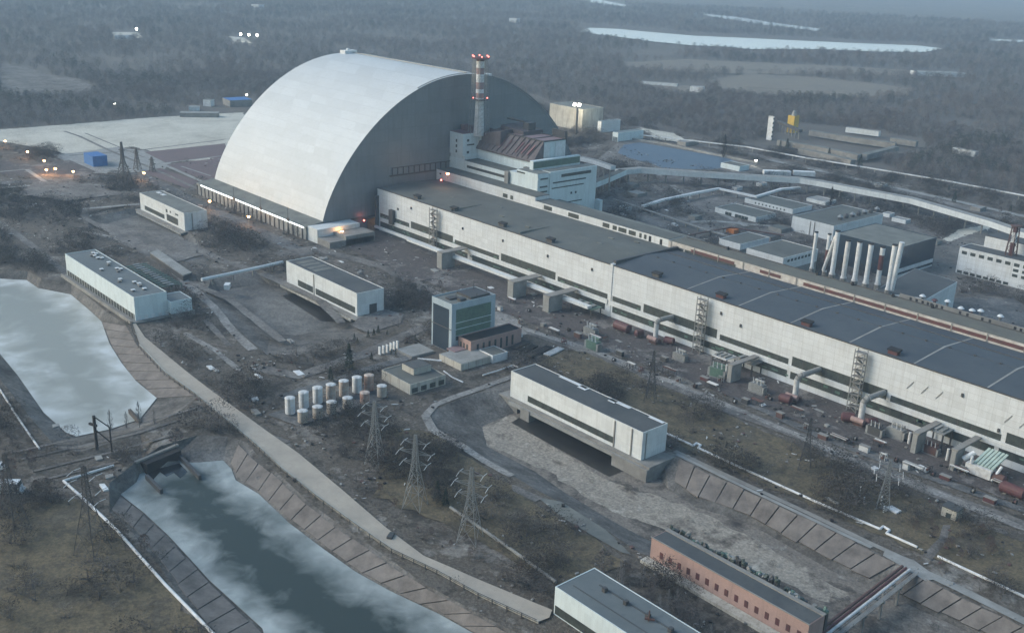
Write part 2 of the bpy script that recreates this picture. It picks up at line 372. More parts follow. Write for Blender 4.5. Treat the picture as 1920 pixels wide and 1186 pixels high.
# far country
sheet('forest_ground',[('w',-14000,-1500),('w',-560,-230),(0,241),(110,233),(300,219),(450,210),(640,190),(960,170),(1050,195),(1190,232),(1330,262),(1400,268),(1500,296),(1700,330),(1920,362),('w',700,380),('w',9000,0),('w',9000,16000),('w',-14000,16000)],'forestfloor')
sheet('river',[(1084,61),(1105,54),(1160,56),(1209,61),(1304,69),(1400,73),(1500,78),(1612,83),(1719,87),(1772,93),(1736,99),(1648,99),(1542,94),(1400,94),(1371,90),(1297,87),(1216,79),(1169,72),(1118,66)],'river',2.0)
sheet('river_arm',[(1300,26),(1390,34),(1434,42),(1540,56),(1530,60),(1446,50),(1400,43),(1330,32)],'river',2.1)
sheet('river_arm',[(1080,-6),(1130,2),(1176,11),(1172,15),(1110,6),(1070,-3)],'river',2.1)
sheet('river_arm',[(1850,74),(1990,80),(1990,84),(1855,78)],'river',2.1)
sheet('field',[(1165,118),(1290,112),(1420,118),(1560,124),(1700,132),(1800,140),(1790,146),(1640,141),(1520,140),(1400,139),(1290,136),(1180,130)],'field',.9,6)
sheet('field',[(1330,150),(1400,139),(1530,146),(1660,160),(1720,168),(1700,180),(1560,184),(1430,182),(1350,172)],'field',.95,6)
sheet('field',[(1205,158),(1290,162),(1330,172),(1300,180),(1210,168)],'field',1.0,4)
sheet('clearing',[(0,120),(40,122),(90,140),(150,150),(190,165),(165,180),(90,182),(0,178)],'bank',1.0,5)
sheet('clearing',[(210,61),(262,62),(268,72),(215,74)],'sand',1.05,4)
sheet('clearing',[(430,69),(462,72),(470,82),(440,80)],'sand',1.05,4)
# sandy building ground left of the arch
sheet('sand_field',[(-40,248),(0,243),(110,235),(300,219),(455,211),(470,240),(430,300),(330,302),(290,286),(250,275),(130,290),(60,275),(-20,262)],'sand',jit=1.5)
sheet('sand_yard',[(100,290),(130,288),(215,276),(285,284),(330,300),(300,322),(228,324),(160,326),(125,305)],'concl',jit=1)
sheet('gravel_field',[(270,285),(330,279),(422,269),(430,300),(390,296),(310,305)],'gravel')
sheet('gravel_field',[(308,309),(412,296),(440,330),(400,345),(370,332)],'gravel')
sheet('gravel_field',[(265,322),(300,315),(372,340),(352,354)],'gravel')
for q,wd in (([(120,246),(150,256),(200,280),(300,322),(410,372)],3.5),([(130,292),(260,282),(420,262)],3),([(160,250),(270,295)],2)): strip('sand_track',q,wd,'track')
for q,wd in (([(310,306),(420,292)],2.5),([(288,300),(400,350)],4),([(340,312),(395,330)],2)): strip('white_kerb_path',q,wd,'concl')
strip('plant_road',[(-30,345),(80,338),(180,333),(260,325),(300,345),(400,395),(500,440),(580,478)],11,'asph')
strip('plant_road',[(-20,300),(60,330),(140,344)],8,'track')
sheet('dark_yard',[(0,300),(60,310),(130,300),(180,322),(150,335),(40,330),(-20,325)],'purple')
strip('pale_path',[(-20,354),(60,348),(110,341)],5,'concl'); strip('pale_path',[(0,322),(50,318),(90,345),(75,352)],4,'concl')
strip('plant_road',[(520,478),(640,458),(720,440)],12,'track')
# roads and paths of the foreground
strip('canal_path',[(-60,400),(0,416),(60,461),(131,517)],5,'track',jit=.3)
rl=[(246,600),(262,648),(311,700),(369,741),(410,776),(449,808),(500,852),(530,880),(595,932),(677,992),(738,1034),(823,1074),(900,1117),(1010,1168)]
rr=[(248,598),(272,634),(352,700),(395,733),(440,766),(500,810),(560,852),(647,925),(722,990),(794,1044),(850,1068),(900,1090),(1035,1146),(1030,1160)]
sheet('canal_road',rl+rr[::-1],'road',.75)
for q,wd,m in (([(160,434),(280,462),(346,528),(400,575),(440,625),(474,656)],5,'path'),([(350,528),(430,560),(530,640)],5,'track'),([(345,624),(400,655),(450,695)],3,'path'),
    ([(385,600),(430,648)],3,'track'),([(160,390),(158,410),(230,445),(330,500)],5,'track'),([(340,452),(420,490),(480,508)],7,'track'),([(490,512),(600,562),(640,605)],6,'track'),([(155,392),(262,383)],5,'concl'),
    ([(480,690),(560,705),(680,665),(800,612)],8,'track'),([(525,745),(700,690),(800,660)],6,'asph'),([(430,790),(540,830)],3,'track')):
    strip('dirt_track',q,wd,m,jit=.5)
strip('main_road',[(600,470),(720,500),(830,560),(930,600),(1000,625),(1080,650),(1240,715),(1400,780),(1500,818),(1640,878),(1780,935),(1960,1000)],[9,8],'track',jit=.8)
strip('main_road_worn_middle',[(900,590),(1000,622),(1060,640),(1160,678),(1230,706),(1330,745),(1500,818),(1640,880),(1960,1005)],4.5,'path',jit=1.2)
strip('side_road',[(1080,640),(1230,680),(1380,745),(1530,815),(1700,880),(1960,970)],5,'asph',jit=.6)
sheet('yard_apron',[(885,575),(960,590),(990,625),(940,640),(900,620)],'path',jit=1.5)
sheet('turbine_yard',[(745,420),(900,490),(1100,565),(1290,640),(1560,745),(1900,880),(1960,900),(1960,960),(1780,900),(1560,815),(1350,735),(1100,645),(900,570),(780,520),(690,480),(640,462)],'purple',jit=1.2)
sheet('grass_field',[(1000,684),(1050,655),(1100,662),(1230,720),(1400,795),(1560,862),(1700,925),(1960,1035),(1960,1120),(1820,1075),(1690,1020),(1500,940),(1300,850),(1248,815),(1100,740)],'grass',jit=1.5)
strip('rim_path',[(962,706),(900,728),(850,745),(815,760),(798,780),(812,806),(865,837),(911,866),(960,893)],4,'path',jit=.4)
sheet('rim_path_slab',[(1008,933),(1052,941),(1136,994),(1183,1040),(1165,1036),(1120,1010),(1050,968)],'roofg2')
strip('rim_path',[(900,905),(960,915),(1010,938)],3.5,'track',jit=.8)
strip('rim_path',[(1265,846),(1400,909),(1510,960),(1634,1020),(1700,1050)],2.5,'conc'); strip('rim_path',[(1268,852),(1400,916),(1634,1027)],2,'concl')
sheet('rim_slab',[(1660,1030),(1715,1052),(1760,1085),(1735,1090),(1690,1062),(1655,1042)],'concl'); strip('rim_path',[(1730,1072),(1800,1105),(1960,1185)],4,'concl')
sheet('rim_bank_path',[(1730,1040),(1760,1010),(1768,985),(1782,985),(1775,1015),(1745,1052)],'track')
sheet('dry_grass_left',[(-60,960),(60,942),(150,935),(180,960),(300,1085),(380,1190),(380,1290),(-200,1290)],'grass',jit=1.5)
sheet('dry_grass_mid',[(740,800),(800,810),(870,850),(930,895),(1010,945),(1060,980),(1150,1040),(1180,1065),(1060,1100),(950,1040),(860,1000),(780,960),(700,930)],'grass',jit=2)
sheet('platform_by_pump_house',[(670,598),(720,580),(757,590),(752,606),(690,625),(660,612)],'track')
sheet('tank_yard',[(500,778),(690,722),(720,748),(560,800)],'asph')
for q in ([(20,850),(250,800),(380,762)],[(40,862),(260,812),(330,790)],[(60,885),(210,848),(330,815)],[(90,898),(240,862)]): strip('railway_track',q,1.6,'track')
# yard behind the plant
sheet('rear_yard',[(1150,345),(1400,330),(1700,375),(1860,415),(1920,450),(1960,700),(1500,520),(1240,450),(1100,400)],'bank',jit=1)
sheet('pond_bank',[(1120,300),(1165,262),(1210,262),(1300,278),(1400,300),(1440,325),(1300,326),(1180,312)],'track')
sheet('cooling_pond',[(1158,287),(1169,272),(1199,268),(1247,276),(1312,288),(1354,293),(1385,306),(1355,316),(1330,319),(1243,316),(1225,309),(1178,296)],'pond')
for q,wd,m in (([(1190,238),(1260,262),(1400,288),(1560,325),(1740,372),(1960,430)],14,'track'),([(1440,300),(1600,335),(1960,415)],8,'concl'),([(1230,325),(1290,370),(1400,425)],5,'concl'),([(1350,440),(1400,395),(1260,350)],5,'track'),([(1220,420),(1340,415),(1500,430)],6,'concl'),([(1205,340),(1260,372)],4,'track')): strip('service_road',q,wd,m,jit=.5)
sheet('sandy_lot',[(1768,450),(1800,430),(1870,420),(1840,440),(1800,462)],'sand',jit=1)
sheet('bare_lot',[(1745,500),(1760,460),(1850,430),(1860,450),(1800,500),(1790,560),(1745,540)],'basing',jit=1)
sheet('sandy_strip',[(1200,240),(1260,250),(1300,270),(1230,262)],'sand',jit=1.5)
M['bsand']=duofloor('pale_cracked_basin_bed',[(.36,(.04,.034,.027)),(.42,(.14,.122,.1)),(.49,(.27,.243,.2)),(.55,(.19,.17,.14)),(.62,(.34,.315,.27)),(.7,(.2,.18,.15))],.03,.16,.3)
sheet('basin_sand',pts([(905,800),(962,778),(1000,812),(1060,852),(1150,905),(1215,925),(1300,955),(1400,1000),(1500,1060),(1590,1110),(1560,1130),(1440,1080),(1330,1030),(1235,985),(1170,965),(1110,940),(1040,890),(950,850),(915,832)],-6.4),'bsand',-6.42,jit=1.5,world=True)
for q,m in (([(1290,372),(1400,362),(1440,392),(1340,400),(1270,392)],'track'),([(1230,330),(1330,330),(1300,350),(1250,348)],'purple'),([(1560,470),(1640,430),(1700,445),(1640,480)],'asph'),([(1180,400),(1300,410),(1290,440),(1220,430)],'track'),([(1900,560),(1820,560),(1700,560),(1800,610),(1960,640)],'asph'),([(60,340),(170,345),(230,365),(120,378),(40,365)],'track'),([(180,420),(330,440),(380,480),(300,500),(220,450)],'track'),([(700,440),(790,470),(830,520),(770,530),(690,480)],'purple')):
    sheet('worn_ground_patch',q,m,jit=2.2)
# concrete slabs lining the banks
def lining(name,top,toe,n,w=.93,mat='slab',lift=.25,f0=0.,f1=1.,drop=5.):
    A=[Vector((*p,0)) for p in pts(top)]; B=[Vector((*p,-drop)) for p in pts(toe,-drop)]
    def at(P,t):
        L=[0]; 
        for a,b in zip(P[:-1],P[1:]): L.append(L[-1]+(b-a).length)
        d=t*L[-1]
        for i in range(len(P)-1):
            if d<=L[i+1]+1e-6: return P[i].lerp(P[i+1],(d-L[i])/(L[i+1]-L[i]))
        return P[-1]
    mb=MB()
    for i in range(n):
        t0,t1=(i+.5-w/2)/n,(i+.5+w/2)/n; a,b,c,d=at(A,t0),at(A,t1),at(B,t1),at(B,t0)
        if ((b-a).cross(d-a)).z>0: a,b,c,d=b,a,d,c
        g0,g1=f0+random.uniform(0,.06),f1-random.uniform(0,.08); p=[a.lerp(d,g0),b.lerp(c,g0),b.lerp(c,g1),a.lerp(d,g1)]
        nn=(p[1]-p[0]).cross(p[3]-p[0]).normalized(); nn=nn if nn.z>0 else -nn
        q=[x+nn*(lift+random.uniform(0,.06)) for x in p]; k=len(mb.v); mb.v+=[tuple(x-nn*.3) for x in p]+[tuple(x) for x in q]
        mb.f+=[(k+4,k+5,k+6,k+7)]+[(k+j,k+(j+1)%4,k+4+(j+1)%4,k+4+j) for j in range(4)]; mb.m+=[0]*5
    o=mb.build(name,M[mat],kind='structure'); return o
lining('canal_bank_slabs',[(240,612),(262,648),(311,700),(372,742)],[(190,603),(205,644),(227,680),(255,715),(294,747)],9,f0=.05)
lining('canal_bank_slabs',[(450,826),(485,858),(523,888),(582,943),(650,992),(716,1037),(790,1090),(900,1151),(990,1200)],[(430,876),(442,901),(485,927),(543,982),(608,1031),(667,1073),(732,1109),(823,1152),(900,1195)],17,f0=.12,f1=.92)
lining('canal_bank_slabs',[(205,960),(246,995),(303,1065),(352,1138),(393,1190),(450,1255)],[(226,928),(270,962),(316,1005),(356,1048),(393,1089),(434,1126),(492,1179),(520,1220)],13,f0=.12,f1=.95)
lining('basin_slabs',[(1275,860),(1400,919),(1510,970),(1634,1030),(1685,1056)],[(1262,914),(1305,946),(1400,976),(1482,1023),(1565,1070),(1620,1092)],12,mat='slab',f0=.03,f1=.85,drop=6.5,lift=.9)
lining('basin_slabs',[(1705,1068),(1812,1124),(1884,1154),(1960,1196)],[(1650,1108),(1720,1140),(1850,1200),(1900,1225)],7,mat='slab',f0=.03,f1=.85,drop=6.5,lift=.9)
# ================================================================== the great arch
M['archskin']=panel('stainless_arch_skin',(.47,.50,.505),(.37,.39,.38),23,5,.14,.55,.6,.0,.008)
M['archend']=panel('grey_end_cladding',(.165,.185,.198),(.11,.122,.13),12,9,.22,.6,.5,.3,.012)
AL=166.8
def arch_pt(t):
    th=t*math.pi/2; s=math.sin(th)
    return 128.5*math.copysign(abs(s)**.9862,s), 8+100*abs(math.cos(th))**1.453
A=thing('arched_shelter','colossal silver steel arch over the ruined reactor block, tallest thing in the picture','building',(-AL/2,0,0))
N=72; prof=[arch_pt(math.sin(math.pi/2*(2*i/N-1))) for i in range(N+1)]
mb=MB()
def U(t): # resample evenly
    return arch_pt(t)
prof=[arch_pt(-1+2*i/N) for i in range(N+1)]
def inner(p,d=1.4):
    y,z=p; n=Vector((y/128.5**2,(z-8)/100**2+.00003)).normalized(); return (y-n.x*d,max(z-n.y*d,8))
for i in range(N):
    (y0,z0),(y1,z1)=prof[i],prof[i+1]; (a0,b0),(a1,b1)=inner(prof[i]),inner(prof[i+1])
    mb.quad((-AL,y0,z0),(0,y0,z0),(0,y1,z1),(-AL,y1,z1)); mb.quad((-AL,a1,b1),(0,a1,b1),(0,a0,b0),(-AL,a0,b0))
    for x,s in ((0,1),(-AL,-1)):
        q=[(x,y0,z0),(x,a0,b0),(x,a1,b1),(x,y1,z1)]; mb.k=1; mb.quad(*(q if s>0 else q[::-1])); mb.k=0
sh=mb.build('arch_shell',[M['archskin'],M['archend']],A,smooth=False)
for i,p in enumerate(sh.data.polygons): p.use_smooth=(i%4==0)
for x,nm in ((-1.0,'end_wall'),(-AL+1.0,'end_wall')):
    mb=MB(); ring=[inner(p,.25) for p in prof]
    n=len(mb.v); mb.v+=[(x+.6,y,z) for y,z in ring]+[(x-.6,y,z) for y,z in ring]; m=len(ring)
    mb.f+=[tuple(n+i for i in range(m)),tuple(n+m+i for i in range(m-1,-1,-1))]; mb.m+=[0,0]
    mb.box(x-.6,x+.6,-127,-90,0,8.3); mb.box(x-.6,x+.6,90,127,0,8.3)
    o=mb.build(nm,M['archend'],A)
mb=MB(); mb.box(-.3,.4,-104,-72,9,10.2); mb.box(-.3,.6,-70,0,37,38); mb.box(-.3,.6,-68,0,43,43.5)
for i in range(14): mb.box(-.3,.3,-68+i*5,-67.6+i*5,38,43)
mb.build('wall_walkway',M['dsteel'],A)
mb=MB(); mb.box(-AL+1,-AL+9,-6,6,107.5,110.5); mb.box(-6,-.5,18,26,102.5,107); mb.box(-AL+3,-AL+5,-1,1,110,112); mb.each('roof_cabin',M['white'],A)
mb=MB()
for a,b in zip(prof[28:44],prof[29:45]): mb.bar((-.9,a[0],a[1]+.7),(-.9,b[0],b[1]+.7),.5)
for a,b in zip(prof[40:62],prof[41:63]): mb.bar((-AL+.9,a[0],a[1]+.6),(-AL+.9,b[0],b[1]+.6),.4)
mb.bar((-AL,2,108.9),(-1,2,108.9),.35,.8); mb.build('roof_railing',M['gsteel'],A)
# side gallery along the foot
mb=MB(); mb.box(-AL-3,1,-142.5,-127.2,0,9.2); g=mb.build('side_gallery',M['concl'],A)
mb=MB(); mb.prism([(-AL-3,-143),(1,-143),(1,-127.6),(-AL-3,-127.6)],9.25,[9.3,9.3,11.4,11.4]); mb.build('gallery_roof',M['roofg2'],g)
mb=MB()
for i in range(26): mb.box(-AL-2+i*6.6,-AL-1.2+i*6.6,-143.0,-142.5,0,7.6)
mb.each('wall_rib',M['dsteel'],g)
mb=MB(); mb.box(-AL+6,-.5,-143.3,-143.02,8.3,9.3); mb.build('strip_light',M['strip'],g)
mb=MB(); mb.box(1.02,14,-141,-106,0,10,); mb.build('end_annex',M['panel2'],A)
mb=MB(); mb.prism([(14,-141),(30,-141),(30,-105),(14,-105)],0,4.5); mb.box(14.02,30,-128,-104,0,7); mb.each('annex_block',M['conc'],A)
A2=A
# ================================================================== turbine hall
TX0,TXJ,TX1,TY0,TY1,TZ=4.5,241.0,560.0,-84.1,-27.6,31.0
T=thing('turbine_hall','very long white hall, grey roof on its left half and slate roof on its right','building',(TX0,TY0,0))
mb=MB(); mb.box(TX0,TX1,TY0,TY1,0,TZ); mb.build('wall',M['panel'],T)
def gable(x0,x1,nm,m,h):
    mb=MB(); ym=-56; mb.prism([(x0,TY0+.5),(x1,TY0+.5),(x1,ym),(x0,ym)],TZ+.02,[TZ+.3,TZ+.3,TZ+h,TZ+h]); mb.prism([(x0,ym),(x1,ym),(x1,TY1-.3),(x0,TY1-.3)],TZ+.02,[TZ+h,TZ+h,TZ+.5,TZ+.5]); return mb.build(nm,m,T)
rg=gable(TX0+.5,TXJ-1,'roof',M['roofg'],1.6); rd=gable(TXJ+1,TX1,'roof',M['roofd'],2.4)
rd.data.materials[0]=plain('slate_blue_roof_felt',(.04,.052,.064),(.062,.074,.084),.03,.8)
mb=MB(); mb.box(TXJ-1,TXJ+1,TY0-.4,TY0+2,0,TZ+1.0); mb.build('expansion_joint',M['panel'],T); mb=MB(); mb.box(TXJ-.99,TXJ+.99,TY0+2.01,TY1,TZ+.1,TZ+2.6); mb.build('joint_cover',M['dsteel'],T)
mb=MB()
for x in (296,330,362,395,428,462,496,530):
    mb.quad((x-.4,TY0+.5,TZ+.4),(x+.4,TY0+.5,TZ+.4),(x+.55,-56,TZ+2.5),(x-.55,-56,TZ+2.5)); mb.quad((x-.55,-56,TZ+2.5),(x+.55,-56,TZ+2.5),(x+.5,TY1-.3,TZ+.62),(x-.5,TY1-.3,TZ+.62))
mb.each('roof_seam',M['concl'],rd)
mb=MB(); mb.box(TXJ+1,TX1,-56.2,-55.8,TZ+2.2,TZ+2.48)
for x in range(250,556,12): mb.box(x,x+.9,-56.5,-55.5,TZ+2.3,TZ+3.0)
mb.box(TXJ+2,TX1,-40.2,-39.9,TZ+1.0,TZ+1.75); mb.each('ridge_vent',M['dsteel'],rd)
mb=MB()
for x,y in ((60,-60),(100,-50),(150,-70),(200,-45),(205,-60),(215,-38),(120,-66)): mb.box(x,x+4,y,y+1.2,TZ+1,TZ+1.75)
for x in (90,160): mb.box(x-.2,x+.2,TY0+1,-56,TZ+.4,TZ+1.7)
mb.each('roof_patch',M['roofg2'],rg)
mb=MB(); mb.box(TX0,TX1,TY0-.25,TY0+.45,TZ+.02,TZ+.55); mb.build('parapet',M['dsteel'],T)
def win(nm,x0,x1,y,z0,z1,par,step=3.,frame=.35,mat='glass'):
    "glazed band on a wall facing the camera side, with mullions"
    mb=MB(); mb.box(x0,x1,y-.06,y+.2,z0,z1); o=mb.build(nm,M[mat],par)
    mb=MB(); n=int((x1-x0)/step)
    for i in range(1,n): x=x0+(x1-x0)*i/n; mb.box(x-frame/2,x+frame/2,y-.16,y-.062,z0,z1)
    if n>1: mb.build('mullion',M['dsteel'],o)
    return o
for a,b in ((8,44),(96,142),(197,239),(243,265),(321,364),(420,472)): win('window_band',a,b,TY0,10.3,13.3,T,6)
for a,b in ((46,94),(144,195),(267,319),(366,418),(474,530)): win('window_band',a,b,TY0,10.3,15.2,T,6)
for a,b in ((8,110),(115,237.5),(243.5,364),(366,470),(472,558)): win('window_band',a,b,TY0,3.4,7.4,T,6)
mb=MB(); mb.box(9,TXJ-1.2,TY0-.9,TY0-.2,7.5,10.2); mb.box(TXJ+1.2,TX1,TY0-.8,TY0-.2,7.5,10.2); mb.build('ledge',M['panel'],T)
mb=MB(); random.seed(3)
for _ in range(120):
    x=random.uniform(8,555); z=random.choice((4.2,4.6,5.4,10.6,11.2)); w=random.uniform(1.5,4)
    if abs(x-TXJ)>4 and z+1.3<12.4: mb.box(x,x+w,TY0-.2,TY0-.165,z,z+random.uniform(.6,1.3))
mb.each('window_panel_patch',M['green'],T)
mb=MB()
for x,z in ((104,22),(145,23),(187,23),(225,24),(46,24),(320,24),(333,21),(452,24),(470,14),(30,20)): mb.box(x,x+.9,TY0-.7,TY0-.02,z,z+1.6)
mb.each('wall_lamp_box',M['dsteel'],T)
mb=MB()
for x in (427,434,441,472,478.5,485,505,512): mb.prism([(x,TY0-.25),(x+2.6,TY0-.25),(x+2.6,TY0-.02),(x,TY0-.02)],[19,22.8,22.8,19],[19.5,23.4,23.4,19.5])
mb.each('wall_stain_louvre',M['gsteel'],T)
mb=MB(); mb.box(9,60,TY0-6,TY0-4.6,3.4,5); mb.box(60,237,TY0-14,TY0-10.5,6.2,7.8); mb.build('low_pipe_deck',M['panel2'],T)
for nm,x0,x1,y0,y1,z0,z1 in (('west_end_tower',4.6,6.5,-86.5,TY0-.1,0,26),('dark_doorway',22,27,-86.6,TY0-.1,8.5,19)):
    mb=MB(); mb.box(x0,x1,y0,y1,z0,z1); mb.build(nm,M['dsteel'],T)
# cowls on the front edge of the roof
fan=None
for i,(px,py,m,l) in enumerate(((777,372,'dsteel','dark'),(849,394,'dsteel','dark'),(938,424,'dsteel','dark'),(1029.6,453,'dsteel','dark'),(1225,519,'dsteel','black'),(1344,559,'red','maroon'),(1509,610,'red','maroon'),(1676,662,'red','maroon'))):
    x,y=G(px,py,TZ+.8); f=thing('roof_fan',['dark extract cowl nearest the arch on the front edge of the grey turbine roof','second dark extract cowl from the arch on the grey turbine roof','third dark extract cowl from the arch on the grey turbine roof','fourth dark extract cowl from the arch on the grey turbine roof','black extract cowl just right of the roof joint on the slate roof','maroon extract cowl above the tall middle stair on the slate roof','maroon extract cowl between two stairs on the slate roof edge','rightmost maroon extract cowl on the slate roof edge'][i],'roof fan',(x,TY0+4,TZ+.55),'extract cowls along the turbine roof')
    mb=MB(); mb.box(x-2.4,x+2.4,TY0+2.6,TY0+5.4,TZ+.5,TZ+2.2); mb.build('housing',M[m],f)
    mb=MB(); mb.prism([(x-2.9,TY0+2.2),(x+2.9,TY0+2.2),(x+2.9,TY0+5.8),(x-2.9,TY0+5.8)],TZ+2.22,[TZ+2.7,TZ+2.7,TZ+3.2,TZ+3.2]); mb.build('hood',M['black'],f)
# open stair towers against the facade
for i,(x,l) in enumerate(((76,'rusty open stair tower on the white wall nearest the arch'),(310,'open stair tower on the white wall below the left maroon cowl'),(404,'open stair tower on the white wall between the two right hooked ducts'))):
    s=thing('stair_tower',l,'stair tower',(x,TY0-3,0),'open stair towers on the turbine hall front'); W=5
    mb=MB()
    for dx in (-W/2,W/2):
        for y in (TY0-4.6,TY0-1.9): mb.bar((x+dx,y,0),(x+dx,y,TZ+.4),.35)
    for k in range(11):
        z=k*3
        mb.bar((x-W/2,TY0-4.6,z),(x+W/2,TY0-4.6,z),.22); mb.bar((x-W/2,TY0-1.9,z),(x+W/2,TY0-1.9,z),.22)
    mb.build('frame',M['gsteel'],s)
    mb=MB()
    for k in range(10):
        z=k*3; a,b=(-1,1) if k%2 else (1,-1); mb.bar((x+a*W/2*.9,TY0-3.2,z),(x+b*W/2*.9,TY0-3.2,z+3),1.6,.3); mb.box(x-W/2,x+W/2,TY0-4.5,TY0-2,z+2.95,z+3.1)
    mb.build('stair_flight',M['conc'],s)
# ================================================================== gallery block behind the hall
D=thing('gallery_block','long narrow gallery block with a maroon window band, directly behind the turbine roof','building',(0,-27,0))
mb=MB(); mb.box(1,113,TY1+.05,-13.4,0,38.4); mb.box(113,234,TY1+.05,-13.6,0,35.9); mb.build('wall',M['panel'],D)
mb=MB(); mb.box(1.4,112.6,TY1+.5,-13.8,38.42,38.8); mb.box(113.2,233.6,TY1+.5,-13.8,35.92,36.2); mb.build('roof',M['roofg'],D)
mb=MB(); mb.box(234.1,562,TY1+.05,-13,0,35.5); mb.build('wall',plain('dirty_cream_wall',(.47,.46,.43),(.28,.25,.22),.25,.8),D)
mb=MB(); mb.box(234.3,562,TY1+.6,-13.2,35.52,35.8); mb.build('roof',plain('olive_roof_felt',(.12,.12,.095),(.085,.08,.07),.08,.9),D)
mb=MB(); mb.box(100,234,-13.5,8,0,30); mb.box(234,562,-12.9,9,0,27.5); mb.build('rear_wing',M['conc'],D)
mb=MB(); mb.box(100,233,-13.3,7.5,30.02,30.4); mb.box(234.4,562,-12.8,8.5,27.52,27.8); mb.build('roof',M['roofg2'],D)
for a,b in ((79,84),(87,90),(122,130),(146,156),(178,184),(187,190.5),(192,199),(201,207),(210,212),(214,216)): win('window',a,b,TY1,32.2,35,D,2.4)
mb=MB(); mb.box(5,7,TY1-.12,TY1+.02,35.2,36.4)
for x in (218,227): mb.box(x,x+2,TY1-.1,TY1+.02,31.6,35)
mb.each('door',M['black'],D)
for a,b in ((238,246),(247,285)): win('window_band',a,b,TY1,30.2-.0,33.0,D,4,.5)
mr=plain('maroon_window_band',(.10,.03,.03),(.05,.028,.028),.35,.6); M['maroon']=mr
for a,b in ((252,284),(302,316),(331,560)): 
    mb=MB(); mb.box(a,b,TY1-.14,TY1+.02,32.5,34.3); o=mb.build('maroon_band',mr,D)
mb=MB()
for x in range(236,560,18): mb.box(x,x+.7,TY1-.3,TY1-.15,31.2,35.6)
mb.each('downpipe',M['conc'],D)
mb=MB()
for x in (268,330,352,376,398): mb.box(x,x+1,-14.8,-13.5,35.82,37.6)
mb.each('roof_vent',M['black'],D)
mb=MB(); mb.box(236,562,-13.19,-12.9,35.52,36.3); mb.build('parapet',M['dsteel'],D)
# ================================================================== reactor block in front of the end wall
Rb=thing('reactor_building','stepped white reactor block with a sloping rusty roof, against the arch end wall','building',(50,0,0))
P_=M['panelblue']
mb=MB(); mb.box(-1.2,100,-14,44,0,46.4); mb.box(-1.3,17,-13.2,6,46.4,49.6); mb.box(70,100.6,-14.2,43,46.4,48.0); mb.build('lower_wall',P_,Rb)
mb=MB(); mb.box(17.2,69.8,-13.5,-.4,46.42,46.8); mb.build('lower_roof',M['roofg'],Rb)
win('window_band',21,66,-14,41.6,43.6,Rb,3); 
mb=MB(); mb.box(66.5,70.5,-16,-13.8,38.8,47.5); mb.build('dark_recess',M['conc'],Rb)
mb=MB(); mb.box(100.1,101,-3,44,0,51.2); mb.box(92,100.1,-3,44,48,51.2); mb.box(78,100.3,-14.4,-3,48,50.6); o=mb.build('east_wall',P_,Rb)
mb=MB(); mb.box(72,91.9,-2.8,43.5,48.0,50.0); mb.box(79,99.8,-13.8,-3.2,50.62,50.9); mb.box(92.2,99.8,-2.6,43.5,51.22,51.5); mb.build('east_roof',M['roofg2'],Rb)
for z0,z1,ya,yb in ((46.4,48.6,8,38),(42.6,43.6,0,33),(38.8,39.6,-1,31),(27,27.8,8,30)):
    mb=MB(); mb.box(100.9,101.12,ya,yb,z0,z1); mb.build('window_slot',M['glass'],Rb)
mb=MB()
for z in (46.5,40.8,37.2): mb.box(100.3,100.75,-12,-5,z,z+1)
for y in (18,22.5): mb.box(100.9,101.15,y,y+1.6,33,34.6)
mb.box(78.2,87,-14.6,-14.3,48.6,49.6); mb.each('window',M['glass'],Rb)
mb=MB(); mb.box(101.02,106,44.2,47,0,26); mb.build('corner_tower',P_,Rb)
mb=MB(); mb.box(84.5,88,-8,39,48,57.2); mb.build('glazed_gallery',P_,Rb)
mb=MB(); mb.box(87.9,88.2,-7.5,38.5,51.8,56.4); mb.each('gallery_glazing',M['green'],Rb)
# sloping shelter
mb=MB(); mb.box(16,80,0,31,46.4,54); mb.build('buttress_wall',P_,Rb)
mb=MB(); mb.prism([(12.5,-1),(80.3,-1),(80.3,9),(19,9)],54.02,[55,55,68.4,69.5]); 
n=len(mb.v)
for i in range(11):
    x=19+i*5.7; mb.bar((x-3,-.8,55.5),(x+2,8.8,69.0),.7,.8)
mb.build('sloping_roof',M['sarc'],Rb)
mb=MB(); 
for i in (3,4,6,7,8): x=20+i*6.4; mb.bar((x,1.0,57.9+.35),(x+3,6.4,65+.35),2.2,.25)
mb.each('rust_panel',plain('crimson_rust_sheet',(.20,.075,.085),(.15,.10,.105),.3,.7),Rb)
mb=MB(); mb.box(22,80,9.02,31,54,68); mb.build('upper_wall',P_,Rb)
mb=MB()
for i in range(3): mb.box(42+i*12.8,54+i*12.8,9.6,30.5,68.03,68.5)
mb.each('roof_panel',M['redroof'],Rb)
mb=MB()
for x in (41.6,54.4,67.2,79.9): mb.box(x-.35,x+.35,8.6,31,68.02,69.0)
mb.box(40,80.3,8.4,9.2,68.02,69.0); mb.box(40,80.3,30.4,31.2,68.02,69.2); mb.each('roof_kerb',M['dsteel'],Rb)
mb=MB(); mb.box(80.05,80.3,9.4,15,54.5,67.4); mb.box(80.05,80.3,20.5,30.6,54.5,67.4); mb.each('gable_panel',M['white'],Rb)
mb=MB(); mb.prism([(18,2),(40,2),(40,24),(20,24)],58,[66,70.5,72,70]); mb.prism([(26,14),(52,14),(52,34),(26,34)],66,[72.5,71,71,73]); mb.each('ruin_mound',M['sarc'],Rb)
mb=MB(); mb.box(24,44,22,26,76,77); mb.box(44,50,21,28,70,76.6); mb.box(62,76,34,36,64,73.5); mb.each('dark_duct',M['dsteel'],Rb)
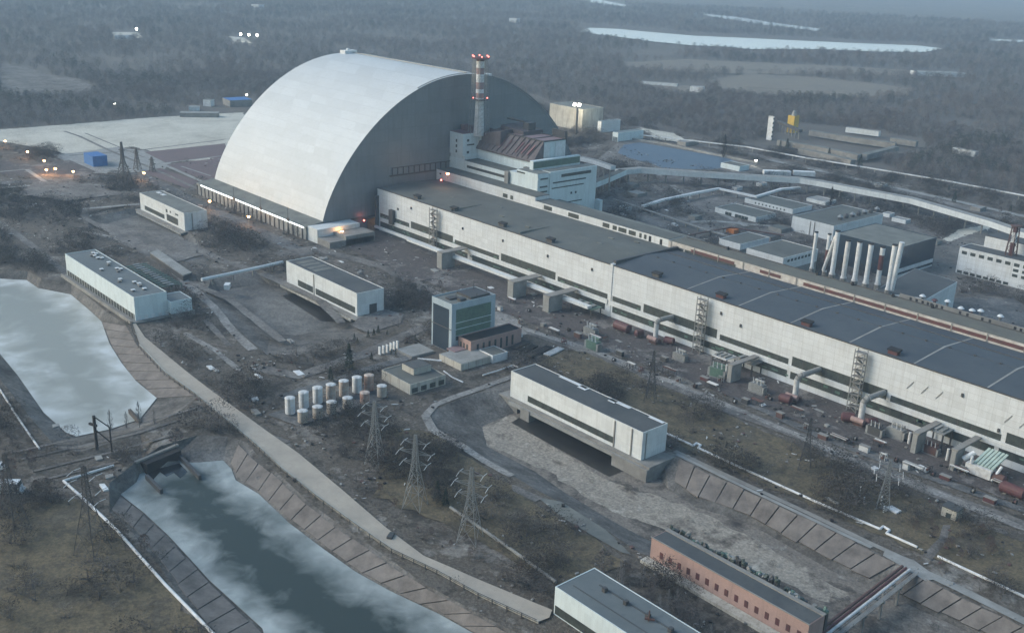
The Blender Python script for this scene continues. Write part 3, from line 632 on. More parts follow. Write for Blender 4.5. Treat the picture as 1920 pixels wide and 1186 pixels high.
# square tower at the foot of the stack
mb=MB(); mb.box(-.8,15.5,-14,4,49.6,66.0); mb.box(15.6,21,2.5,9,49.6,65); mb.build('square_tower',P_,Rb)
mb=MB(); mb.box(-.4,15,-13.6,3.6,66.02,66.4); mb.box(0,7,-4,3,66.4,70.5); mb.build('tower_roof',plain('dusky_red_roof',(.20,.10,.10),(.14,.09,.09),.3,.8),Rb)
mb=MB()
for z in (59,55,51): mb.box(7,8.6,-14.2,-13.98,z,z+2.2)
for z in (60,51): mb.box(15.48,15.7,-10,-8,z,z+1.8)
mb.box(15.48,15.7,-10,-3,57,58); mb.each('window',M['glass'],Rb)
# ventilation stack
M['redw']=plain('washed_out_red_band',(.30,.20,.19),(.22,.17,.165),.3,.8)
S=thing('ventilation_stack','tall red and white banded ventilation stack in a lattice cage, red lamps around its rim','chimney',(17,0,64))
sx,sy=17,0
bands=[(64,88,'whitep'),(88,92.5,'white'),(92.5,96,'redw'),(96,99,'white'),(99,104,'redw'),(104,110,'white'),(110,114.5,'redw'),(114.5,119.5,'white'),(119.5,122,'red')]
for a,b,m in bands:
    mb=MB(); r0=4.2 if a<70 else 3.1; mb.tube((sx,sy,a),(sx,sy,b),r0 if a<70 else 3.05,3.05,20); mb.build('stack_shaft',M[m],S,smooth=False)
mb=MB()
for k in range(8):
    t=2*math.pi*k/8; c,s=math.cos(t),math.sin(t); mb.bar((sx+c*8.2,sy+s*8.2,66),(sx+c*5.2,sy+s*5.2,121),.28)
    for j in range(9):
        z0,z1=66+j*6.1,66+(j+1)*6.1; r0,r1=8.2-(z0-66)/55*3,8.2-(z1-66)/55*3; t2=t+2*math.pi/8
        mb.bar((sx+c*r0,sy+s*r0,z0),(sx+math.cos(t2)*r1,sy+math.sin(t2)*r1,z1),.14)
        mb.bar((sx+c*r1,sy+s*r1,z1),(sx+math.cos(t2)*r1,sy+math.sin(t2)*r1,z1),.16)
mb.build('lattice_cage',M['gsteel'],S)
for z,r in ((121.2,6.6),(91,6.4)):
    mb=MB(); mb.tube((sx,sy,z),(sx,sy,z+.5),r,r,20); mb.tube((sx,sy,z+1.3),(sx,sy,z+1.45),r,r,20,cap=False); mb.build('ring_walkway',M['red'] if z>100 else M['dsteel'],S)
for z,n,r in ((122.6,6,6.3),(92.4,3,6.2)):
    for k in range(n):
        t=2*math.pi*k/n+.5; mb=MB(); mb.tube((sx+r*math.cos(t),sy+r*math.sin(t),z),(sx+r*math.cos(t),sy+r*math.sin(t),z+.8),.36,.36,8); mb.build('warning_lamp',M['lampr'],S)
M['wetshade']=plain('deep_shade_on_wet_floor',(.012,.011,.010),(.022,.02,.018),.2,.4)  # near-black colour paints deep shade together with wet floor below the pump houses
# ================================================================== pump houses and other boxy buildings
def house(name,label,x0,x1,y0,y1,h,wall='panel2',roof='roofd',z0=0.,par=.5,cat='building',group=None):
    t=thing(name,label,cat,((x0+x1)/2,y0,z0),group); BLOCK.append([(x0-2,y0-2),(x1+2,y0-2),(x1+2,y1+2),(x0-2,y1+2)])
    mb=MB(); mb.box(x0,x1,y0,y1,z0,z0+h); mb.build('wall',M[wall],t)
    mb=MB(); mb.box(x0+.35,x1-.35,y0+.35,y1-.35,z0+h+.02,z0+h+.12); mb.build('roof',M[roof],t)
    if par:
        mb=MB(); zz=z0+h+.02
        mb.box(x0,x1,y0,y0+.3,zz,zz+par); mb.box(x0,x1,y1-.3,y1,zz,zz+par); mb.box(x0,x0+.3,y0+.31,y1-.31,zz,zz+par); mb.box(x1-.3,x1,y0+.31,y1-.31,zz,zz+par); mb.build('parapet',M[wall],t)
    return t
def fit(FL,FR,BR,base,z0=0.,which='FR'):
    "x0,x1,y0,y1,height from three roof corners and one foot seen in the photograph"
    top={'FR':FR,'FL':FL,'BR':BR}[which]; h=GZ(base,top,z0); a,b,c=G(*FL,h),G(*FR,h),G(*BR,h)
    return a[0],b[0],(a[1]+b[1])/2,c[1],h-z0
def pilast(par,xs,y,z0,z1,m='conc',w=.6):
    mb=MB()
    for x in xs: mb.box(x-w/2,x+w/2,y-.35,y-.02,z0,z1)
    mb.each('downpipe',M[m],par)
def deck(t,x0,x1,y0,y1,z0=-.9,z1=-.02,m='conc'):
    mb=MB(); mb.box(x0,x1,y0,y1,z0,z1); return mb.build('deck',M[m],t)
# pump house over the dry basin
t=house('pump_house','white pump house with a long dark window, bridging the head of the dry basin',293.7,377.4,-206,-190.5,12.6,'panel2','roofd',par=.3)
win('window_band',306,361,-206,1.6,4.6,t,5); pilast(t,(361.5,371.5),-206,.2,12.4); deck(t,288,384,-208,-189); 
mb=MB(); mb.box(296,380,-209,-206.2,-2.6,-.95); mb.each('beam',M['concl'],t)
mb=MB(); mb.box(305,311,-209.5,-200,-6.5,-1); mb.box(364,384,-209.5,-190,-6.5,-1); mb.box(286,300,-207,-189,-6.5,-1); mb.each('pier',M['conc'],t)
mb=MB(); mb.box(300,366,-193,-192,-6.6,-1); mb.build('intake_opening',M['black'],t)
mb=MB(); mb.poly([(306,-216),(371,-218),(371,-198.6),(302,-198.6)],-6.38); mb.build('shaded_wet_floor',M['wetshade'],kind='structure')  # dark sheet: shade below the deck painted onto the wet basin floor
mb=MB()
for a,b,w in ((312,330,1.1),(326,331,2.6),(345,357,1.3),(345,349,2.4),(368,376,1)): mb.box(a,b,-191.5-w,-191,12.85,12.95)
mb.each('roof_patch',M['white'],t)
mb=MB(); mb.box(377.45,377.6,-204,-203.4,.1,12); mb.build('downpipe',M['conc'],t)
# pump house in the middle ground
t=house('pump_house','white pump house with mottled dark roof, left of the grey-blue tower',78.5,157,-202.3,-184,13.2,'panel2','roofd',par=.4)
for a,b in ((92,109.5),(112.5,155)): win('window_band',a,b,-202.3,1.2,5,t,4)
pilast(t,(110.8,),-202.3,.2,13); deck(t,76,162,-206,-183)
mb=MB(); mb.box(78,157,-206.8,-202.6,-2.2,-.95); mb.build('beam',M['panelold'],t)
mb=MB(); mb.box(157.02,157.2,-194,-189,0,5.5); mb.build('door',M['dsteel'],t)
mb=MB()
for x in range(84,156,9): mb.box(x,x+1.2,-203,-199,-5,-1)
mb.each('pier',M['conc'],t)
mb=MB(); mb.box(80,156,-198.6,-198,-5,-1); mb.build('intake_opening',M['black'],t)
mb=MB(); mb.poly([(87,-211),(140,-216),(149,-207),(149,-202.5),(87,-202.5)],-4.9); mb.build('shaded_wet_floor',M['wetshade'],kind='structure')  # shade and wet floor in front of the intake, painted as one dark sheet
mb=MB()
for x in (84,90,97,103): mb.box(x,x+4.5,-199,-187,13.35,13.45)
mb.each('roof_patch',M['roofg2'],t)
# pump house at the upper left
t=house('pump_house','small white pump house with broken window panels, nearest the foot of the silver arch',-144,-67,-201,-183.5,12.6,'panel2','roofg2',par=.35)
win('window_band',-136,-101,-201,1.6,4.8,t,4); win('window_band',-97,-78,-201,1.6,6.5,t,4); win('window',-98,-95,-201,7.5,10,t,3); win('window',-91,-89,-201,8.5,10,t,3); win('window',-82,-77,-201,8.8,10,t,3); deck(t,-147,-64,-204,-182)
mb=MB(); mb.box(-144,-66,-205,-202.5,-2.2,-.95); mb.build('beam',M['concl'],t)
mb=MB(); mb.box(-67+.02,-66.5,-195.4,-194.9,0,12); mb.build('downpipe',M['conc'],t)
mb=MB()
for x in (-140,-132): mb.box(x,x+5,-190,-187,12.75,13)
mb.each('roof_patch',M['white'],t)
# pump house beside the ice pond
t=house('pump_house','largest white pump house with many roof vents, standing over the edge of the ice pond',-6,97,-306,-287.5,13.0,'panelblue','roofgreen',z0=1.2,par=.4)
M['_']=M['roofgreen']
mb=MB(); mb.box(-5,96,-306.06,-305.9,1.3,4.6); o=mb.build('window_band',M['glass'],t)
mb=MB()
for x in range(-1,96,4): mb.box(x,x+.4,-306.2,-306.07,1.3,4.6)
mb.build('mullion',M['whitep'],o)
mb=MB(); mb.box(-7,99,-308.5,-286,.2,1.15); mb.box(-7,99,-309.4,-308.5,.2,2.2); mb.build('deck',M['conc'],t)
mb=MB(); mb.box(-7,96,-300,-299,-5,.15); mb.build('intake_opening',M['black'],t)
mb=MB()
for x in range(-6,97,10): mb.box(x,x+1,-308,-301,-5,.15)
mb.each('pier',M['conc'],t)
mb=MB()
for i in range(5): mb.box(97.05,97.3,-305+i*4,-303+i*4,1.3,3.6)
mb.each('door',M['white'],t)
vents=[(492,377),(494,383),(510,387),(486,395),(503,398),(519,409),(537,402),(541,410),(577,433),(576,443),(620,465),(640,468),(628,478),(538,470),(637,522),(634,532),(712,537),(737,545),(742,555),(765,572),(705,580)]
vents=[G(x/2.824,340+y/2.824,14.5) for x,y in vents] ; 
for i,(x,y) in enumerate(vents):
    x=min(max(x,-4),95); y=min(max(y,-304),-289.5)
    v=thing('roof_vent','squat white-capped roof vent on the green-grey roof of the pond pump house','roof vent',(x,y,14.32),'squat vents on the pond pump house roof')
    mb=MB(); mb.box(x-.7,x+.7,y-.7,y+.7,14.33,15.1); mb.build('shaft',M['dsteel'],v); mb=MB(); mb.box(x-1,x+1,y-1,y+1,15.12,15.5); mb.build('cap',M['white' if i%3 else 'conc'],v)
a=house('pump_annex','low white flat-roofed annex joined to the right end of the pond pump house',86,101,-287.4,-275,6.6,'panelblue','roofgreen',z0=2.6,par=.4)
mb=MB(); mb.box(84,102,-287.3,-274,.05,2.55); mb.build('plinth',M['conc'],a)
mb=MB()
for y in (-284,-279): mb.box(101.02,101.3,y,y+2.6,-.0+.1,4)
mb.each('door',M['white'],a)
# slatted rack yard behind it, one rack per bay
r0=None
for i in range(13):
    x=2+i*4.2; r=thing('steel_rack','green-grey steel rack, one of a row behind the pond pump house','rack',(x,-264,0),'steel racks behind the pond pump house')
    mb=MB(); mb.bar((x,-272,2.8),(x,-259,2.8),.5,.35); mb.bar((x+1.4,-272,2.8),(x+1.4,-259,2.8),.4,.35)
    for y in (-272,-265.5,-259): mb.box(x-.2,x+.2,y-.2,y+.2,.05,2.6)
    mb.build('frame',M['green'],r)
    mb=MB(); mb.box(x-.2,x+1.5,-268-.5*(i%3),-264,3,3.5); mb.build('tray',M['concl' if i%2 else 'gsteel'],r)
t=thing('long_shed','long low grey shed roof behind the steel racks','shed',(40,-262,0))
A0,B0,C0=G(281,473,4),G(343,516,4),G(359,510,4); D0=(A0[0]+C0[0]-B0[0],A0[1]+C0[1]-B0[1])
mb=MB(); mb.prism([A0,B0,C0,D0],3.3,4.0); mb.build('roof',M['concl'],t); mb=MB(); mb.prism([A0,B0,C0,D0],.05,3.25); mb.build('wall',M['dsteel'],t)
# grey-blue tower with its brick annex
M['towerw']=panel('grey_blue_tower_wall',(.30,.37,.41),(.2,.24,.26),1.5,6,.12,.4)
t=house('glazed_tower','square grey-blue tower with dark blue glass front and green glazed side',216.3,233.3,-194.4,-165,26,'towerw','roofg2',par=.8)
mb=MB(); mb.box(217.6,231,-194.55,-194.3,.2,23.5); mb.build('glass_front',M['bluegl'],t)
mb=MB(); mb.box(216.5,233.5,-194.7,-194.56,12.6,13); mb.build('floor_line',M['dsteel'],t)
for z0,z1,m in ((16.2,23.3,'green'),(12.6,16,'green'),(9,12.4,'green'),(6.4,8.6,'glass')):
    mb=MB(); mb.box(233.2,233.45,-191.5,-168,z0,z1); mb.build('side_glazing',M[m],t)
mb=MB()
for z in (12.4,15.9): mb.box(233.1,233.7,-192,-167.5,z+.02,z+.22)
mb.each('side_ledge',M['panelblue'],t)
mb=MB(); mb.box(219,231,-180,-167,26.2,27.4); mb.box(222,226,-190,-184,26.2,27); mb.box(228,231,-187,-183,26.2,27.6); mb.each('roof_plant',M['dsteel'],t)
mb=MB()
for x,y,h in ((221,-170,6),(229,-168,5),(226,-186,3),(231,-176,3)): mb.bar((x,y,26.2),(x,y,26.2+h),.25)
mb.each('mast',M['dsteel'],t)
b=house('brick_annex','low pink brick annex with dark slit windows, at the foot of the glazed tower',233.6,244,-190,-155,8.2,'brick','black',par=.5)
mb=MB()
for y in range(-186,-158,4): mb.box(244.0,244.2,y,y+1.2,1,6.4)
mb.each('window',M['glass'],b)
mb=MB()
for x in (235.5,238,240.5): mb.box(x,x+1,-190.2,-190,1,6.4)
mb.each('window',M['glass'],b)
mb=MB(); mb.box(234,241,-198,-190.3,3.4,3.9); mb.build('porch_roof',M['redroof'],b)
mb=MB()
for p in ((234.5,-197.5),(240.5,-197.5)): mb.box(p[0]-.3,p[0]+.3,p[1]-.3,p[1]+.3,.05,3.38)
mb.each('porch_post',M['rust'],b)
x,y=G(866,652,9); house('roof_hut','small flat hut beside the brick annex',246,257,-186,-176,4,'white','roofg',par=.2)
# low office next to the tanks
x0,x1,y0,y1,h=fit((716,694),(769,723),(824,698),(769,740)); t=house('low_office','low cream building with ragged roof edge and a raised centre, right of the tanks',x0,x1,y0,y1,h,'panelold','roofg',par=.5)
yc=(y0+y1)/2; mb=MB(); mb.box(x0+5,x1-9,yc-2,y1-2,h+.15,h+3.2); u=mb.build('raised_room',M['panelold'],t); mb=MB(); mb.box(x0+5.3,x1-9.3,yc-1.7,y1-2.3,h+3.22,h+3.4); mb.build('roof',M['roofd'],u)
mb=MB(); L=(y1-y0)/4
for k in range(4): mb.box(x1-.02,x1+.15,y0+k*L+1,y0+(k+1)*L-1,.6,3)
mb.each('window',M['glass'],t)
for i,(FL,FR,BR,bs,lab,wl,rf) in enumerate((((820,664),(868,682),(920,662),(868,694),'tumbledown cream shed with a broken roof, below the brick annex','panelold','concl'),
    ((738,655),(776,668),(800,650),(776,672),'pale slab-roofed hut left of the brick annex','conc','concl'),((880,637),(905,650),(935,634),(905,656),'small pale hut right of the brick annex','panelold','roofg2'),((935,628),(948,634),(972,622),(948,640),'white container stack behind the brick annex','white','white'))):
    x0,x1,y0,y1,h=fit(FL,FR,BR,bs); house('small_hut',lab,x0,x1,y0,y1,max(h,1.2),wl,rf,par=0)
# brick substation and sheet-roofed shed at the lower right
hb=9.0
a,b_,c_=G(1222,1007,hb),G(1530,1163,hb),G(1542,1140,hb); y1=G(1250,991,hb)[1]
t=house('brick_substation','long pink brick building with small square windows and a green cluttered roof edge',a[0],b_[0],a[1],y1,hb,'brick','roofd',par=0)
mb=MB(); xs=np.linspace(a[0]+5,b_[0]-3,15)
for x in xs: mb.box(x-.75,x+.75,a[1]-.1,a[1]+.05,2.9,5.3)
mb.each('window',M['maroon'],t)
mb=MB(); mb.box(a[0]-.3,b_[0]+.3,a[1]-.3,a[1]+.1,hb+.13,hb+.4); mb.box(a[0]-.3,b_[0]+.3,y1-1.4,y1+.3,hb+.13,hb+.5); mb.each('cornice',M['conc'],t)
mb=MB(); mb.box(a[0]-1,b_[0]+1,a[1]-4,a[1]-.35,.05,1.2); mb.build('plinth_ledge',M['panelold'],t)
ybk=y1
for i in range(34):
    x=a[0]+1+i*(b_[0]-a[0])/34+random.uniform(-.6,.6); y=y1+1.6+random.uniform(-.6,1.6)
    q=thing('insulator_unit','dark green porcelain switch unit behind the long pink brick building','switchgear',(x,y,0),'switch units behind the brick building')
    mb=MB(); ht=random.uniform(7.2,9.4); mb.box(x-.8,x+.8,y-.6,y+.6,-6,ht); mb.build('stand',M['dsteel'],q); h=random.uniform(.6,1.9); e1,e2=random.uniform(-1.4,1.4),random.uniform(-1.2,1.2)
    mb=MB(); mb.tube((x-.5,y,ht+.02),(x-.6+e1,y+e2,ht+h),.6,.5,6); mb.tube((x+.5,y,ht+.02),(x+.7-e2,y-.5,ht+h*.7),.5,.6,6); mb.box(x-1.2,x+.2,y+.6,y+1.8,ht-.8,ht+.3); mb.each('bushing',M[('dgreen','dsteel','dgreen','conc','dgreen','green','concl')[i%7]],q)
h=10.0; a,b_=G(1041,1100,h),G(1101,1056,h); c_=G(1300,1190,h)
t=house('sheet_roof_shed','big shed with blue-grey sheet roof and pale wall, cut by the bottom edge',a[0],a[0]+75,a[1],b_[1],h,'panelblue','roofgreen',par=.25)
mb=MB(); mb.box(a[0]+.5,a[0]+74,a[1]-.1,a[1]+.05,.5,3.6); mb.build('window_band',M['glass'],t)
mb=MB(); ym=(a[1]+b_[1])/2
for k in range(5): mb.box(a[0]+11+k*9,a[0]+12.3+k*9,ym+1+k*.2,ym+2.4+k*.2,h+.13,h+1.6)
mb.each('roof_vent',M['dsteel'],t)
mb=MB(); mb.box(a[0]+8,a[0]+70,ym+2.8,ym+3.4,h+.13,h+.3); mb.box(a[0]+3,a[0]+40,ym-4,ym-3.6,h+.13,h+.25); mb.each('roof_seam',M['roofd'],t)
mb=MB(); mb.bar((a[0]+31,ym+1,h+.2),(a[0]+31,ym+1,h+4),.3); mb.bar((a[0]+30,ym+.2,h+1),(a[0]+32.5,ym+2,h+1),.6,.6); mb.build('roof_aerial',M['rust'],t)
# ================================================================== buildings behind the hall
def hz_(name,label,FL,FR,BR,base,wall='panel2',roof='roofg',z0=0.,which='FR',par=.4,minh=2.,cat='building'):
    x0,x1,y0,y1,h=fit(FL,FR,BR,base,z0,which); return house(name,label,x0,x1,y0,y1,max(h,minh),wall,roof,z0,par,cat),(x0,x1,y0,y1,max(h,minh))
t,(x0,x1,y0,y1,h)=hz_('boiler_house','black-walled block with white stripes and a green-grey roof, behind the white vent pipes',(1560,440),(1690,465),(1747,443.6),(1737,497),'bluegl','roofg2',which='BR')
t['label']='black-walled block with white stripes, directly behind the row of white vent pipes'
mb=MB(); mb.box(x1,x1+.3,y0+.5,y1-.5,3.4,6); mb.box(x1,x1+.3,y0+.5,y1-.5,-.0+.1,1.6); mb.each('white_stripe',M['white'],t)
BH=(x0,x1,y0,y1,h)
t,q=hz_('workshop','pale flat-roofed workshop with a white wall, left behind the black-walled block',(1484,406),(1566,424),(1640,398),(1566,452),'panel','roofg',which='FR')
pilast(t,(q[0]+(q[1]-q[0])*.45,q[0]+(q[1]-q[0])*.55),q[2],.2,q[4]-.2)
for i in range(7):
    x,y=G(1574+i*11.5,418-i*2.6,9); o=thing('vent_bell','dark bell-shaped vent on the workshop roof, one of seven in a row','roof vent',(x,y,q[4]),'bell-shaped vents behind the workshop')
    mb=MB(); mb.tube((x,y,q[4]-.5),(x,y,q[4]+2.2),1.7,1.7,10); mb.build('drum',M['dsteel'],o); mb=MB(); mb.tube((x,y,q[4]+2.22),(x,y,q[4]+4),2.3,.5,10); mb.build('cone',M['dsteel' if i%2 else 'gsteel'],o)
# low dark-roofed wing in front of the boiler house
mb=MB(); Q=[G(*p,20) for p in ((1636,546),(1716,503),(1795,528),(1738,560))]
t=thing('low_wing','low wing with a wide dark flat roof, right of the white vent pipes','building',(*Q[3],0))
mb.prism(Q,.05,19.9); mb.build('wall',M['panel'],t); mb=MB(); mb.prism([(Q[i][0]*.97+sum(p[0] for p in Q)/4*.03,Q[i][1]*.97+sum(p[1] for p in Q)/4*.03) for i in range(4)],19.92,20.1); mb.build('roof',M['roofd'],t)
t,q=hz_('low_building','low white building with seven small windows along its front, right of the zigzag pipe bridge',(1400,373),(1483,396),(1509,384),(1483,403),'panel','roofg',minh=4)
mb=MB(); 
for i in range(9): x=q[0]+(q[1]-q[0])*(.22+.075*i); mb.box(x,x+1.2,q[2]-.12,q[2]+.02,1.6,3)
mb.each('window',M['glass'],t)
t,q=hz_('low_building','long low building with grey roof and dark garage doors, below the zigzag pipe bridge',(1342,391),(1416,411),(1444,400),(1416,418),'panel2','roofg',minh=4)
mb=MB(); 
for a in (.26,.34,.5,.58,.66,.74): x=q[0]+(q[1]-q[0])*a; mb.box(x,x+3,q[2]-.12,q[2]+.02,.3,3)
mb.each('garage_door',M['glass'],t)
t,q=hz_('kiosk_building','white-edged low building with a square flat roof, behind the left end of the maroon band',(1348,452),(1388,463),(1432,447),(1388,469),'panel','roofg',z0=4,minh=4)
mb=MB(); mb.box(q[0]+1,q[1]-1,q[2]+1,q[3]-1,.1,3.98); mb.build('plinth',M['conc'],t)
t,q=hz_('side_office','white block with small square windows along its right side, left of the vent pipes',(1400,474),(1467,494),(1480,462),(1467,508),'panel','roofg',z0=12,minh=8,which='FR')
mb=MB(); L=q[3]-q[2]
for i in range(8): y=q[2]+L*(.12+.1*i); mb.box(q[1]-.02,q[1]+.15,y,y+L*.06,12+q[4]-3,12+q[4]-1.4)
mb.each('window',M['glass'],t)
mb=MB(); mb.box(q[0],q[1],q[2],q[3],.1,11.98); mb.build('plinth',M['conc'],t)
for i in range(4):
    x,y=G(1472+i*9,458+i*3,9); o=MB(); o.tube((x,y,.1),(x,y,8),2.1,2.1,12); u=o.build('white_tank',M['white']); tag(u,'squat white tank behind the side office with square windows','tank','squat white tanks behind the side office')
# white building at the right edge
x0,_,y0,_,h=fit((1798,464),(1920,491),(1920,470),(1787,512),0,'FL'); x0=G(1798,464,h)[0]
t=house('plant_building','tall white building with small upper windows, at the right edge behind the hall',x0,x0+62,y0,y0+16,h,'panel','roofd',par=.4)
mb=MB()
for i in range(9): mb.box(x0+2+i*6,x0+5.6+i*6,y0-.12,y0+.02,h-4,h-1.8)
for i in range(3):
    for z in (h-7.5,h-11): mb.box(x0+38+i*6,x0+41.6+i*6,y0-.12,y0+.02,z,z+1.9)
for i in range(8): mb.box(x0+1+i*4.6,x0+4.4+i*4.6,y0-.12,y0+.02,.8,2.6)
mb.each('window',M['glass'],t)
mb=MB(); mb.box(x0+8,x0+62,y0+18,y0+34,0,h+7); u=mb.build('rear_block',M['panel'],t); mb=MB(); mb.box(x0+8.3,x0+61.7,y0+18.3,y0+33.7,h+7.02,h+7.5); mb.build('roof',M['roofd'],u)
# red lattice chimney on it
cx,cy=G(1895,478,h+.2); zt=GZ((1895,478),(1905,424),h+.2)
c=thing('lattice_chimney','short red and white chimney in rusty lattice, on the right-edge white building','chimney',(cx,cy,h))
for a,b,m in ((h+.1,zt*.45+h*.55,'red'),(zt*.45+h*.55,zt*.8+h*.2,'white'),(zt*.8+h*.2,zt,'red')): mb=MB(); mb.tube((cx,cy,a),(cx,cy,b),1.6,1.6,12); mb.build('chimney_shaft',M[m],c)
mb=MB()
for k in range(6):
    t0=2*math.pi*k/6; t1=2*math.pi*(k+1)/6
    mb.bar((cx+4*math.cos(t0),cy+4*math.sin(t0),h+.1),(cx+2.6*math.cos(t0),cy+2.6*math.sin(t0),zt),.35)
    for j in range(4):
        z0=h+.1+(zt-h)*j/4; z1=h+.1+(zt-h)*(j+1)/4; mb.bar((cx+(4-.35*j)*math.cos(t0),cy+(4-.35*j)*math.sin(t0),z0),(cx+(3.7-.35*j)*math.cos(t1),cy+(3.7-.35*j)*math.sin(t1),z1),.25)
mb.tube((cx,cy,zt+.02),(cx,cy,zt+.6),3.6,3.6,12); mb.build('lattice',M['rust'],c)
# ten vent pipes
VP=[((1522,503),(1534,436),'slender dirty white','white'),((1546,509),(1553,440),'short half-maroon','red'),((1560,514),(1572,434),'thick plain white leftmost of the tall','white'),((1581,521),(1593,452),'rust-streaked','whitep'),((1602,526),(1613,454),'plain white, fourth of the tall','white'),((1623,531),(1635,458),'white with smudges','white'),((1645,533),(1656,464),'red-banded','white'),((1665,543),(1680,460),'tallest white, nearest the low dark roof','white')]
for i,(b,tp,l,m) in enumerate(VP):
    zb=22.; x,y=G(*b,zb); zt=GZ(b,tp,zb); v=thing('vent_pipe',['slender dirty white vent pipe, leftmost in the row behind the maroon band','short vent pipe with a maroon lower half, second from left in the row','first thick white vent pipe, with a slanting pipe leaning against it','vent pipe streaked all over with rust, right of the first thick white pipe','clean white vent pipe between the rust-streaked one and a smudged one','smudged white vent pipe left of the red-banded one','vent pipe with red bands at its middle','tall doubled white vent pipe, rightmost, beside the wide dark roof'][i],'vent pipe',(x,y,zb),'vent pipes behind the turbine hall')
    r=1.05 if i in (0,1) else 1.45
    mb=MB(); mb.tube((x,y,zb-21),(x,y,zb+.02),r*1.5,r*1.4,8); mb.build('pedestal',M['conc'],v)
    if i==6:
        for k in range(5): a=zb+(zt-zb)*k/5; b2=zb+(zt-zb)*(k+1)/5; mb=MB(); mb.tube((x,y,a),(x,y,b2),r,r,12); mb.build('pipe_section',M['red' if k in (2,3) else 'white'],v,smooth=False)
    elif i==1: mb=MB(); mb.tube((x,y,zb),(x,y,zb+(zt-zb)*.6),r,r,12); mb.build('pipe_section',M['maroon'],v); mb=MB(); mb.tube((x,y,zb+(zt-zb)*.6),(x,y,zt),r,r,12); mb.build('pipe_section',M['white'],v)
    else: mb=MB(); mb.tube((x,y,zb),(x,y,zt),r,r,12); mb.build('pipe_section',M[m],v)
    mb=MB(); mb.tube((x,y,zt+.02),(x,y,zt+.7),r*1.1,r*1.1,12); mb.build('cap',M['black'],v)
    if i==2: mb=MB(); mb.tube((x-6,y-.5,zb+1),(x-1,y-.2,zt-3),1,1,10); mb.build('slanting_pipe',M['whitep'],v)
    if i==7: mb=MB(); mb.tube((x+1.5,y+1,zb),(x+3.4,y+1,zt+2.5),1.5,1.5,12); mb.build('pipe_section',M['white'],v)
    for k in (0.02,): mb=MB(); mb.tube((x,y,zb+.1),(x,y,zb+1.2),r*1.35,r*1.1,12); mb.build('base_flange',M['whitep'],v)
# long elevated gallery
def beam(name,label,px,z,w,hh,wall,cat,posts=0,zt=0,roofm=None,group=None):
    P=pts(px,z); t=thing(name,label,cat,(*P[0],0),group); n=len(P)
    L=[];Rr=[]
    for i,p in enumerate(P):
        a=Vector(P[max(i-1,0)]); b=Vector(P[min(i+1,n-1)]); d=(b-a).normalized(); nr=Vector((-d.y,d.x))*w/2; L.append((p[0]+nr.x,p[1]+nr.y)); Rr.append((p[0]-nr.x,p[1]-nr.y))
    mb=MB()
    for i in range(n-1):
        k=len(mb.v); q=[Rr[i],Rr[i+1],L[i+1],L[i]]; mb.v+=[(*a,z-hh) for a in q]+[(*a,z) for a in q]
        mb.f+=[(k+3,k+2,k+1,k),(k+4,k+5,k+6,k+7),(k,k+1,k+5,k+4),(k+2,k+3,k+7,k+6)]+([(k+3,k,k+4,k+7)] if i==0 else [])+([(k+1,k+2,k+6,k+5)] if i==n-2 else []); mb.m+=[0]*(len(mb.f)-len(mb.m))
    mb.build('span',M[wall],t)
    if roofm:
        mb=MB()
        for i in range(n-1): mb.quad((*Rr[i],z+.04),(*Rr[i+1],z+.04),(*L[i+1],z+.04),(*L[i],z+.04))
        mb.build('roof',M[roofm],t)
    if posts:
        mb=MB()
        for a,b in zip(P[:-1],P[1:]):
            a=Vector(a);b=Vector(b); m=max(1,int((b-a).length/posts))
            for k in range(m):
                p=a.lerp(b,(k+.5)/m); mb.box(p.x-.5,p.x+.5,p.y-.5,p.y+.5,.02,z-hh-.02)
        mb.each('post',M['conc'],t)
    return t
beam('conveyor_gallery','very long pale elevated gallery, sweeping from the reactor block to the right edge',[(1158,318),(1200,314),(1300,321),(1431,329),(1500,333),(1534,338),(1712,371),(1860,413),(1960,447)],13,8,4.5,'panel2','gallery',14,roofm='concl')
beam('link_bridge','short pale bridge from the reactor block to the long gallery',[(1112,341),(1140,330),(1168,318)],13,7,4.5,'panelblue','bridge',9,roofm='roofg')
beam('link_bridge','windowed white bridge descending from the top of the reactor block',[(1088,293),(1118,300),(1150,311)],26,5,3.5,'panel','bridge',8,roofm='concl')
beam('pipe_bridge','thin white zigzag pipe bridge in the yard behind the hall',[(1205,385),(1243,373),(1300,361),(1347,352),(1418,367),(1465,353),(1500,350)],6,3.2,1.6,'white','pipe bridge',12)
beam('pipeline','thin white raised pipeline running along the forest edge at the right',[(1180,250),(1290,262),(1400,274.5),(1500,293),(1627,313.5),(1775,338),(1960,373)],5,1.8,1.0,'white','pipeline',14)
for i,l in enumerate(('left of two long white sheds beyond the long gallery','right of two long white sheds beyond the long gallery')):
    a=((1432,319),(1482,320.5)) if i==0 else ((1488,320),(1528,322)); beam('long_shed',l,a,6,7,4,'white','shed')
t,_q=hz_('blue_roof_shed','pale shed with dark roof on the near edge of the cooling pond',(1350,308),(1388,315),(1404,312),(1388,322),'panelblue','roofg',minh=5)
t,_q=hz_('pond_pavilion','low grey pavilion on the far bank of the cooling pond',(1266,266),(1290,268),(1305,264),(1290,274),'conc','concl',minh=4)
t,_q=hz_('orange_machine_shed','small orange shed beside the square-roofed low building',(1362,430),(1376,434),(1382,431),(1376,440),'orange','orange',minh=3)
